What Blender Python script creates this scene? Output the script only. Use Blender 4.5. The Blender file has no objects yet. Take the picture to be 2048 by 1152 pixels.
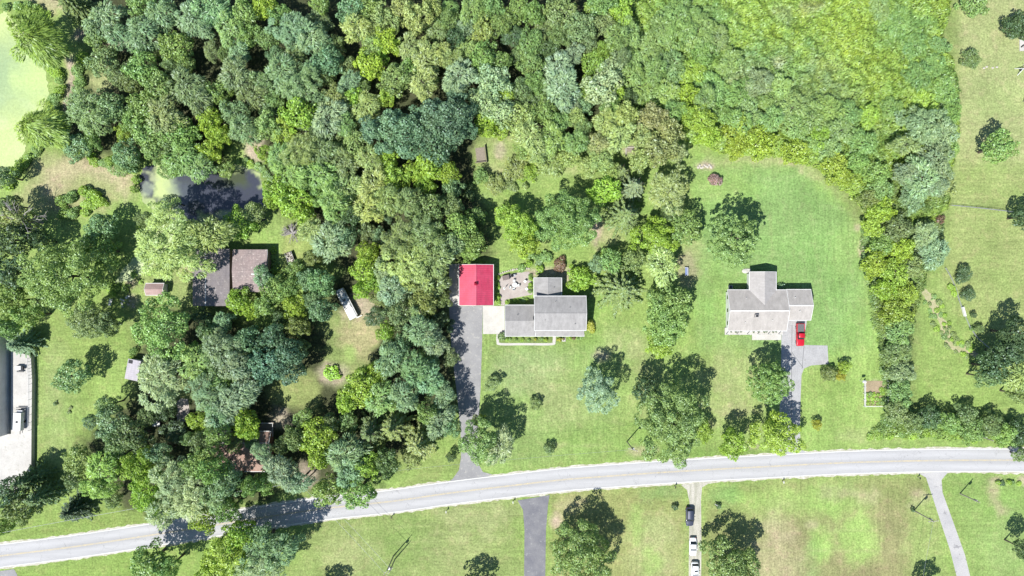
import bpy, math, random
import numpy as np
from mathutils import Vector
R_ = math.radians
# ------------------------------------------------------------------ camera, sky, sun, exposure
sc = bpy.context.scene
H = 170.0                                   # camera height over the lawns
S = 1.5 * H / 2048.0                        # metres on the ground per photo pixel
cam_d = bpy.data.cameras.new('camera'); cam = bpy.data.objects.new('camera', cam_d)
sc.collection.objects.link(cam); cam.location = (0, 0, H); cam.rotation_euler = (0, 0, 0)
cam_d.sensor_width = 36; cam_d.lens = 24; cam_d.clip_end = 6000; cam_d.clip_start = 1
sc.camera = cam
SUN_EL = 56.0; SH_AZ = 49.0                 # shadows fall towards SH_AZ (degrees from +X to +Y)
w = bpy.data.worlds.new("World"); sc.world = w; w.use_nodes = True
wn = w.node_tree.nodes; bg = wn['Background']
sky = wn.new('ShaderNodeTexSky'); sky.sky_type = 'NISHITA'; sky.sun_disc = False; sky.ozone_density = 3.0; sky.air_density = 1.0; sky.dust_density = .3
sky.sun_elevation = R_(SUN_EL); sky.sun_rotation = R_(270 - SH_AZ)
w.node_tree.links.new(sky.outputs[0], bg.inputs[0]); bg.inputs[1].default_value = 0.092
sun_d = bpy.data.lights.new('sun', 'SUN'); sun_d.energy = 5.0; sun_d.angle = R_(0.5); sun_d.color = (1.0, .975, .93)
sun = bpy.data.objects.new('sun', sun_d); sc.collection.objects.link(sun)
dv = Vector((math.cos(R_(SH_AZ)) * math.cos(R_(SUN_EL)), math.sin(R_(SH_AZ)) * math.cos(R_(SUN_EL)), -math.sin(R_(SUN_EL))))
sun.rotation_euler = dv.to_track_quat('-Z', 'Y').to_euler(); sun.location = (-60, -60, 120)
sc.view_settings.view_transform = 'Standard'; sc.view_settings.look = 'None'
sc.view_settings.gamma = 1; sc.view_settings.exposure = 0.72
sc.render.engine = 'CYCLES'

# ------------------------------------------------------------------ helpers
def P(px, py, z=0.0):
    k = S * (H - z) / H
    return ((px - 1024) * k, (576 - py) * k, z)
def tag(o, label=None, cat=None, group=None, kind=None):
    if label: o['label'] = label
    if cat: o['category'] = cat
    if group: o['group'] = group
    if kind: o['kind'] = kind
    return o
WORLD = set()                               # things whose parts are laid out in world coordinates
def link(o, parent=None):
    sc.collection.objects.link(o)
    if parent is not None:
        o.parent = parent
        if parent.name in WORLD: o.location = [-q for q in parent.location]
    return o
def building(*a):
    e = empty(*a); WORLD.add(e.name); return e
def empty(name, loc, label, cat, group=None, rz=0):
    o = bpy.data.objects.new(name, None); o.empty_display_size = .3
    o.location = loc; o.rotation_euler = (0, 0, rz); link(o)
    return tag(o, label, cat, group)
class MB:
    def __init__(s): s.v = []; s.f = []
    def add(s, vs, fs):
        b = len(s.v); s.v += [tuple(v) for v in vs]; s.f += [tuple(b + i for i in f) for f in fs]; return s
    def box(s, x0, x1, y0, y1, z0, z1):
        return s.add([(x0,y0,z0),(x1,y0,z0),(x1,y1,z0),(x0,y1,z0),(x0,y0,z1),(x1,y0,z1),(x1,y1,z1),(x0,y1,z1)],
                     [(3,2,1,0),(4,5,6,7),(0,1,5,4),(1,2,6,5),(2,3,7,6),(3,0,4,7)])
    def obox(s, cx, cy, lx, ly, z0, z1, a=0):
        c, n = math.cos(a), math.sin(a); b = MB().box(-lx/2, lx/2, -ly/2, ly/2, z0, z1)
        return s.add([(cx + x*c - y*n, cy + x*n + y*c, z) for x, y, z in b.v], b.f)
    def prism(s, prof, axis, a0, a1):                       # profile points (u, z) extruded along an axis
        n = len(prof); vs = []
        for a in (a0, a1):
            for u, z in prof: vs.append((a, u, z) if axis == 'x' else (u, a, z))
        fs = [tuple(range(n)), tuple(range(2*n-1, n-1, -1))] + [(i, i+n, (i+1) % n + n, (i+1) % n) for i in range(n)]
        return s.add(vs, fs)
    def poly(s, pts, z0, z1):                               # flat slab from a list of xy points
        n = len(pts)
        vs = [(x, y, z0) for x, y in pts] + [(x, y, z1) for x, y in pts]
        return s.add(vs, [tuple(range(n-1, -1, -1)), tuple(range(n, 2*n))] + [(i, (i+1) % n, (i+1) % n + n, i+n) for i in range(n)])
    def tube(s, pts, rads, n=8):
        rings = []
        for i, p in enumerate(pts):
            a = Vector(pts[max(i-1, 0)]); b = Vector(pts[min(i+1, len(pts)-1)]); d = (b-a).normalized()
            u = d.cross(Vector((0, 0, 1))) if abs(d.z) < .95 else d.cross(Vector((1, 0, 0)))
            u.normalize(); v = d.cross(u)
            rings.append([tuple(Vector(p) + rads[i]*(u*math.cos(2*math.pi*k/n) + v*math.sin(2*math.pi*k/n))) for k in range(n)])
        vs = [q for r in rings for q in r]; fs = []
        for i in range(len(rings)-1):
            for k in range(n): fs.append((i*n+k, i*n+(k+1) % n, (i+1)*n+(k+1) % n, (i+1)*n+k))
        fs += [tuple(range(n-1, -1, -1)), tuple(range((len(rings)-1)*n, len(rings)*n))]
        return s.add(vs, fs)
    def loft(s, rings):
        n = len(rings[0]); vs = [q for r in rings for q in r]; fs = []
        for i in range(len(rings)-1):
            for k in range(n): fs.append((i*n+k, i*n+(k+1) % n, (i+1)*n+(k+1) % n, (i+1)*n+k))
        fs += [tuple(range(n-1, -1, -1)), tuple(range((len(rings)-1)*n, len(rings)*n))]
        return s.add(vs, fs)
    def dome(s, cx, cy, cz, rx, ry, rz, n=12, m=6):
        rings = []
        for j in range(m+1):
            a = -math.pi/2 + math.pi*j/m
            rings.append([(cx + rx*math.cos(a)*math.cos(2*math.pi*k/n), cy + ry*math.cos(a)*math.sin(2*math.pi*k/n), cz + rz*math.sin(a)) for k in range(n)])
        return s.loft(rings)
    def mesh(s, name, m, smooth=False):
        me = bpy.data.meshes.new(name); me.from_pydata(s.v, [], s.f); me.update()
        import bmesh
        b = bmesh.new(); b.from_mesh(me); bmesh.ops.recalc_face_normals(b, faces=b.faces); b.to_mesh(me); b.free()
        me.materials.append(m)
        if smooth: me.polygons.foreach_set('use_smooth', [True]*len(me.polygons))
        return me
    def build(s, name, m, parent=None, smooth=False, bevel=0):
        o = bpy.data.objects.new(name, s.mesh(name, m, smooth)); link(o, parent)
        if bevel:
            bv = o.modifiers.new('bevel', 'BEVEL'); bv.width = bevel; bv.segments = 2; bv.limit_method = 'ANGLE'
        return o
def struct(o): o['kind'] = 'structure'; return o

# ------------------------------------------------------------------ materials
def nt(name):
    m = bpy.data.materials.new(name); m.use_nodes = True; t = m.node_tree
    return m, t, t.nodes['Principled BSDF']
def N(t, typ, **kw):
    n = t.nodes.new(typ)
    for k, v in kw.items(): setattr(n, k, v)
    return n
def noise(t, scale, detail=4, rough=.6, vec=None, stretch=None, rot=0):
    n = N(t, 'ShaderNodeTexNoise'); n.inputs['Scale'].default_value = scale
    n.inputs['Detail'].default_value = detail; n.inputs['Roughness'].default_value = rough
    if vec is None:
        g = N(t, 'ShaderNodeTexCoord'); vec = g.outputs['Object']
    if stretch or rot:
        mp = N(t, 'ShaderNodeMapping'); mp.inputs['Scale'].default_value = stretch or (1, 1, 1); mp.inputs['Rotation'].default_value = (0, 0, rot)
        t.links.new(vec, mp.inputs[0]); vec = mp.outputs[0]
    t.links.new(vec, n.inputs['Vector']); return n.outputs['Fac']
def rng(t, sock, a, b, c, d, clamp=True):
    n = N(t, 'ShaderNodeMapRange'); n.clamp = clamp
    for i, v in enumerate((a, b, c, d)): n.inputs[i+1].default_value = v
    t.links.new(sock, n.inputs[0]); return n.outputs[0]
def mix(t, fac, a, b, mode='MIX'):
    n = N(t, 'ShaderNodeMix'); n.data_type = 'RGBA'; n.blend_type = mode
    for s_, i in ((fac, 0), (a, 6), (b, 7)):
        if isinstance(s_, (int, float)): n.inputs[i].default_value = s_
        elif isinstance(s_, tuple): n.inputs[i].default_value = (*s_[:3], 1)
        else: t.links.new(s_, n.inputs[i])
    return n.outputs[2]
def mul(t, col, fac):                                       # colour times a grey value
    return mix(t, 1.0, col, fac, 'MULTIPLY')
def bump(t, bs, sock, dist=.05, strength=.6):
    b = N(t, 'ShaderNodeBump'); b.inputs['Distance'].default_value = dist; b.inputs['Strength'].default_value = strength
    t.links.new(sock, b.inputs['Height']); t.links.new(b.outputs[0], bs.inputs['Normal'])
def surf(name, col, rough=.8, col2=None, sc1=.5, sc2=6, amt=.25, fleck=None, metallic=0, stretch=None, bmp=0, spec=.3):
    m, t, b = nt(name)
    n1 = noise(t, sc1, 5, .6, stretch=stretch); n2 = noise(t, sc2, 4, .7)
    c = mix(t, rng(t, n1, .35, .65, 0, 1), col, col2 or tuple(x*.82 for x in col))
    c = mul(t, c, rng(t, n2, .3, .7, 1-amt, 1+amt, False))
    if fleck:
        c = mix(t, rng(t, noise(t, fleck[1], 3, .6), fleck[2], fleck[2]+.06, 0, fleck[3]), c, fleck[0])
    t.links.new(c, b.inputs['Base Color']); b.inputs['Roughness'].default_value = rough
    b.inputs['Metallic'].default_value = metallic; b.inputs['Specular IOR Level'].default_value = spec
    if bmp: bump(t, b, n2, bmp)
    return m
M = {}
M['white'] = surf('white_paint', (.60, .60, .585), .5, amt=.05, sc2=2)
M['siding'] = surf('white_siding', (.58, .59, .585), .6, amt=.06)
M['trim'] = surf('white_trim', (.62, .62, .605), .5, amt=.04)
M['glass'] = surf('window_glass', (.02, .025, .03), .08, amt=.02, spec=.6)
M['dark'] = surf('dark_metal', (.02, .02, .023), .5)
M['rubber'] = surf('tyre_rubber', (.015, .015, .015), .8)
M['steel'] = surf('galvanised_steel', (.35, .36, .38), .45, metallic=.4)
M['wood'] = surf('weathered_wood', (.22, .19, .15), .85, amt=.3, stretch=(1, 8, 1))
M['pole'] = surf('pole_wood', (.30, .27, .23), .85, amt=.25)
M['concrete'] = surf('pale_concrete', (.43, .415, .385), .85, (.37, .355, .33), .35, 5, .12, fleck=((.30, .29, .25), 1.2, .60, .6))
M['concrete_w'] = surf('white_concrete', (.44, .425, .39), .85, (.37, .355, .32), .4, 4, .08, fleck=((.36, .34, .29), .9, .64, .5))
M['concrete_b'] = surf('blue_grey_concrete', (.27, .268, .268), .85, (.32, .318, .318), .5, 4, .16, fleck=((.22, .21, .2), 1.1, .62, .6))
M['patio'] = surf('patio_pavers', (.29, .25, .23), .85, (.35, .315, .285), .6, 7, .15)
M['asphalt'] = surf('old_asphalt', (.20, .198, .20), .9, (.25, .247, .245), .25, 5, .13, fleck=((.33, .32, .29), 1.1, .58, .55))
M['asphalt_d'] = surf('new_asphalt', (.125, .125, .140), .9, (.175, .173, .18), .35, 6, .16, fleck=((.26, .26, .25), 1.2, .60, .5))
M['drive_g'] = surf('grey_drive', (.30, .295, .295), .9, (.36, .35, .34), .25, 4, .13, fleck=((.17, .165, .17), .6, .60, .7))
M['gravel'] = surf('pale_gravel', (.40, .38, .33), .95, (.27, .265, .21), .6, 5, .3, stretch=(2.5, .35, 1), bmp=.04)
M['brick'] = surf('brick_wall', (.25, .12, .08), .9)
M['stone'] = surf('stone', (.42, .39, .34), .9, amt=.3, bmp=.05)
M['dirt'] = surf('bare_dirt', (.30, .235, .16), .95, (.22, .18, .11), .5, 4, .3, bmp=.05)
M['bark'] = surf('bark', (.10, .085, .065), .95, amt=.3)
M['deadwood'] = surf('dead_branches', (.30, .28, .27), .9, amt=.3)

def roof_mat(name, col, col2, axis='y', pitch=.32, amt=.1, fleck=None, rough=.85, edge=.86):
    m, t, b = nt(name)
    g = N(t, 'ShaderNodeTexCoord'); sp = N(t, 'ShaderNodeSeparateXYZ'); t.links.new(g.outputs['Object'], sp.inputs[0])
    wv = N(t, 'ShaderNodeMath', operation='FRACT'); ml = N(t, 'ShaderNodeMath', operation='DIVIDE'); ml.inputs[1].default_value = pitch
    t.links.new(sp.outputs[{'x': 0, 'y': 1, 'z': 2}[axis]], ml.inputs[0]); t.links.new(ml.outputs[0], wv.inputs[0])
    n1 = noise(t, .45, 5, .65); n2 = noise(t, 5, 4, .7)
    n3 = noise(t, 1.4, 4, .6, stretch=(1, .22, 1) if axis == 'y' else (.22, 1, 1))
    c = mix(t, rng(t, n1, .3, .7, 0, 1), col, col2)
    c = mul(t, c, rng(t, n2, .3, .7, 1-amt, 1+amt, False)); c = mul(t, c, rng(t, n3, .3, .7, .86, 1.1, False))
    c = mul(t, c, rng(t, wv.outputs[0], 0, .25, edge, 1))
    if fleck: c = mix(t, rng(t, noise(t, fleck[1], 4, .65), fleck[2], fleck[2]+.08, 0, fleck[3]), c, fleck[0])
    t.links.new(c, b.inputs['Base Color']); b.inputs['Roughness'].default_value = rough; b.inputs['Specular IOR Level'].default_value = .25
    return m
M['shingle'] = roof_mat('grey_shingles', (.232, .224, .218), (.282, .273, .265))
M['shingle_x'] = roof_mat('grey_shingles_wing', (.232, .224, .218), (.282, .273, .265), 'x')
M['shingle_b'] = roof_mat('beige_shingles', (.295, .275, .255), (.34, .317, .295))
M['shingle_bx'] = roof_mat('beige_shingles_wing', (.30, .285, .272), (.335, .318, .305), 'x')
M['shingle_r'] = roof_mat('brown_shingles', (.24, .15, .12), (.32, .22, .18), fleck=((.42, .36, .32), 1.5, .58, .7))
M['rust'] = roof_mat('rusty_metal_roof', (.20, .165, .16), (.27, .21, .20), 'y', .6, .2, fleck=((.42, .36, .33), 1.6, .58, .8), rough=.75)
M['rust_x'] = roof_mat('rusty_metal_roof_a', (.155, .14, .15), (.21, .185, .18), 'y', .6, .2, fleck=((.34, .31, .30), 1.2, .60, .7), rough=.75)
M['shed'] = roof_mat('lavender_metal_roof', (.32, .30, .33), (.38, .36, .38), 'y', .5, .08)
M['shed_p'] = roof_mat('brown_shed_roof', (.26, .18, .17), (.33, .24, .22), 'x', .5, .12)
M['barnroof'] = roof_mat('grey_brown_metal_roof', (.22, .20, .20), (.27, .25, .25), 'x', .9, .05)
M['red'] = _red = roof_mat('red_metal_roof', (.40, .028, .070), (.50, .055, .110), 'y', .46, .10, rough=.42, edge=.66, fleck=((.30, .05, .07), .7, .60, .5))
_red.node_tree.nodes['Principled BSDF'].inputs['Specular IOR Level'].default_value = .9
def paint(name, col, rough=.25, metallic=.1):
    m, t, b = nt(name); b.inputs['Base Color'].default_value = (*col, 1); b.inputs['Roughness'].default_value = rough
    b.inputs['Metallic'].default_value = metallic; b.inputs['Coat Weight'].default_value = .15; return m
M['car_red'] = paint('red_car_paint', (.44, .012, .025)); M['car_white'] = paint('white_car_paint', (.72, .73, .74))
M['car_blue'] = paint('dark_blue_car_paint', (.035, .042, .07), .5); M['black'] = paint('black_plastic', (.02, .02, .022), .5)
M['lamp'] = paint('lamp_lens', (.7, .7, .68), .1); M['redlamp'] = paint('tail_lamp', (.4, .01, .01), .2)
M['blue'] = surf('blue_canvas', (.16, .20, .36), .8); M['grey'] = surf('grey_plastic', (.12, .12, .12), .7)
M['yellow_line'] = surf('yellow_line_paint', (.50, .40, .20), .8, (.36, .32, .25), 1.2, 6, .2)
M['white_line'] = surf('white_line_paint', (.66, .66, .62), .8, amt=.12)

def leaf_mat(name, attr=None):
    m = bpy.data.materials.new(name); m.use_nodes = True; t = m.node_tree; t.nodes.clear()
    out = N(t, 'ShaderNodeOutputMaterial')
    v = N(t, 'ShaderNodeAttribute'); v.attribute_name = 'var'
    if attr: a = N(t, 'ShaderNodeAttribute'); a.attribute_name = attr; col = a.outputs['Color']
    else: oi = N(t, 'ShaderNodeObjectInfo'); col = oi.outputs['Color']
    sp = N(t, 'ShaderNodeSeparateXYZ'); t.links.new(v.outputs['Vector'], sp.inputs[0])
    c = mul(t, col, rng(t, sp.outputs[0], 0, 1, .62, 1.38, False))
    warm = mix(t, 1.0, c, (1.16, 1.06, .72), 'MULTIPLY'); cool = mix(t, 1.0, c, (.86, .98, 1.16), 'MULTIPLY')
    c = mix(t, sp.outputs[1], cool, warm)
    d = N(t, 'ShaderNodeBsdfDiffuse'); tr = N(t, 'ShaderNodeBsdfTranslucent'); gl = N(t, 'ShaderNodeBsdfGlossy')
    gl.inputs['Roughness'].default_value = .45; gl.inputs['Color'].default_value = (.8, .9, 1, 1)
    t.links.new(c, d.inputs[0]); t.links.new(mul(t, c, (1.2, 1.3, .5)), tr.inputs[0])
    m1 = N(t, 'ShaderNodeMixShader'); m1.inputs[0].default_value = .17; t.links.new(d.outputs[0], m1.inputs[1]); t.links.new(tr.outputs[0], m1.inputs[2])
    m2 = N(t, 'ShaderNodeMixShader'); m2.inputs[0].default_value = .035; t.links.new(m1.outputs[0], m2.inputs[1]); t.links.new(gl.outputs[0], m2.inputs[2])
    t.links.new(m2.outputs[0], out.inputs[0]); return m
M['leaf'] = leaf_mat('leaves'); M['vine'] = leaf_mat('vine_leaves', 'patch')

# ------------------------------------------------------------------ numpy noise and painted ground cover
def vnoise(x, y, seed=0):
    xi = np.floor(x).astype(np.int64); yi = np.floor(y).astype(np.int64); fx = x-xi; fy = y-yi
    fx = fx*fx*(3-2*fx); fy = fy*fy*(3-2*fy)
    def h(a, b):
        n = (a*374761393 + b*668265263 + seed*974634777) & 0xffffffff
        n = ((n ^ (n >> 13)) * 1274126177) & 0xffffffff
        return ((n ^ (n >> 16)) & 0xffff) / 65535.0
    return (h(xi, yi)*(1-fx) + h(xi+1, yi)*fx)*(1-fy) + (h(xi, yi+1)*(1-fx) + h(xi+1, yi+1)*fx)*fy
def fbm(x, y, seed=0, oct=4):
    s = 0; a = .5; t = 0
    for i in range(oct): s = s + a*vnoise(x*2**i, y*2**i, seed+i*17); t += a; a *= .55
    return s/t
def poly_sd(X, Y, pts):                                     # signed distance, positive inside
    d = np.full(X.shape, 1e9); ins = np.zeros(X.shape, bool); n = len(pts)
    for i in range(n):
        x0, y0 = pts[i]; x1, y1 = pts[(i+1) % n]; ex, ey = x1-x0, y1-y0
        L = ex*ex+ey*ey + 1e-9; t_ = np.clip(((X-x0)*ex+(Y-y0)*ey)/L, 0, 1)
        d = np.minimum(d, np.hypot(X-x0-t_*ex, Y-y0-t_*ey))
        c = ((y0 > Y) != (y1 > Y)); xx = x0 + (Y-y0)*ex/(ey if abs(ey) > 1e-9 else 1e-9); ins ^= c & (X < xx)
    return np.where(ins, d, -d)
def W2(pts, z=0): return [P(a, b, z)[:2] for a, b in pts]
def ell(cx, cy, rx, ry=None, n=20, rot=0):
    ry = ry or rx; c, s_ = math.cos(rot), math.sin(rot)
    return [(cx + rx*math.cos(2*math.pi*k/n)*c - ry*math.sin(2*math.pi*k/n)*s_, cy + rx*math.cos(2*math.pi*k/n)*s_ + ry*math.sin(2*math.pi*k/n)*c) for k in range(n)]
def line(pts, wd):                                          # polyline in pixels -> polygon
    L = []; Rr = []
    for i, (x, y) in enumerate(pts):
        x0, y0 = pts[max(i-1, 0)]; x1, y1 = pts[min(i+1, len(pts)-1)]; d = math.hypot(x1-x0, y1-y0)
        nx, ny = -(y1-y0)/d, (x1-x0)/d; q = wd[i] if isinstance(wd, (list, tuple)) else wd
        L.append((x+nx*q/2, y+ny*q/2)); Rr.append((x-nx*q/2, y-ny*q/2))
    return L + Rr[::-1]
def paint_cols(X, Y, base, layers, seed=3):
    C = np.empty(X.shape + (3,)); C[:] = base
    wn_ = (fbm(X/3.1, Y/3.1, seed) - .5)
    for li, (pts, col, soft, warp, st) in enumerate(layers):
        sd = poly_sd(X, Y, W2(pts)); u = np.clip((sd + wn_*warp*2 + (fbm(X/.9, Y/.9, seed+li*3)-.5)*warp*.8)/soft*.5 + .5, 0, 1)
        u = (u*u*(3-2*u)*st)[..., None]; C = C*(1-u) + np.array(col)*u
    return C
def set_cols(me, C, name='patch'):
    a = me.attributes.new(name, 'FLOAT_COLOR', 'POINT'); f = np.ones((len(me.vertices), 4), np.float32)
    f[:, :3] = C.reshape(-1, 3); a.data.foreach_set('color', f.ravel())
def grid_mesh(name, xs, ys, Z=None):
    nx, ny = len(xs), len(ys); X, Y = np.meshgrid(xs, ys)
    co = np.stack([X, Y, Z if Z is not None else np.zeros_like(X)], -1).reshape(-1, 3).astype(np.float32)
    i = np.arange((ny-1)*(nx-1)); r, c = i//(nx-1), i % (nx-1); a = r*nx+c
    F = np.stack([a, a+1, a+nx+1, a+nx], -1).ravel()
    return raw_mesh(name, co, F, 4), X, Y
def raw_mesh(name, co, F, k):
    me = bpy.data.meshes.new(name); nf = len(F)//k
    me.vertices.add(len(co)); me.vertices.foreach_set('co', np.ascontiguousarray(co, np.float32).ravel())
    me.loops.add(len(F)); me.loops.foreach_set('vertex_index', F.astype(np.int32))
    me.polygons.add(nf); me.polygons.foreach_set('loop_start', np.arange(0, nf*k, k, dtype=np.int32))
    me.update(calc_edges=True); return me

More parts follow.
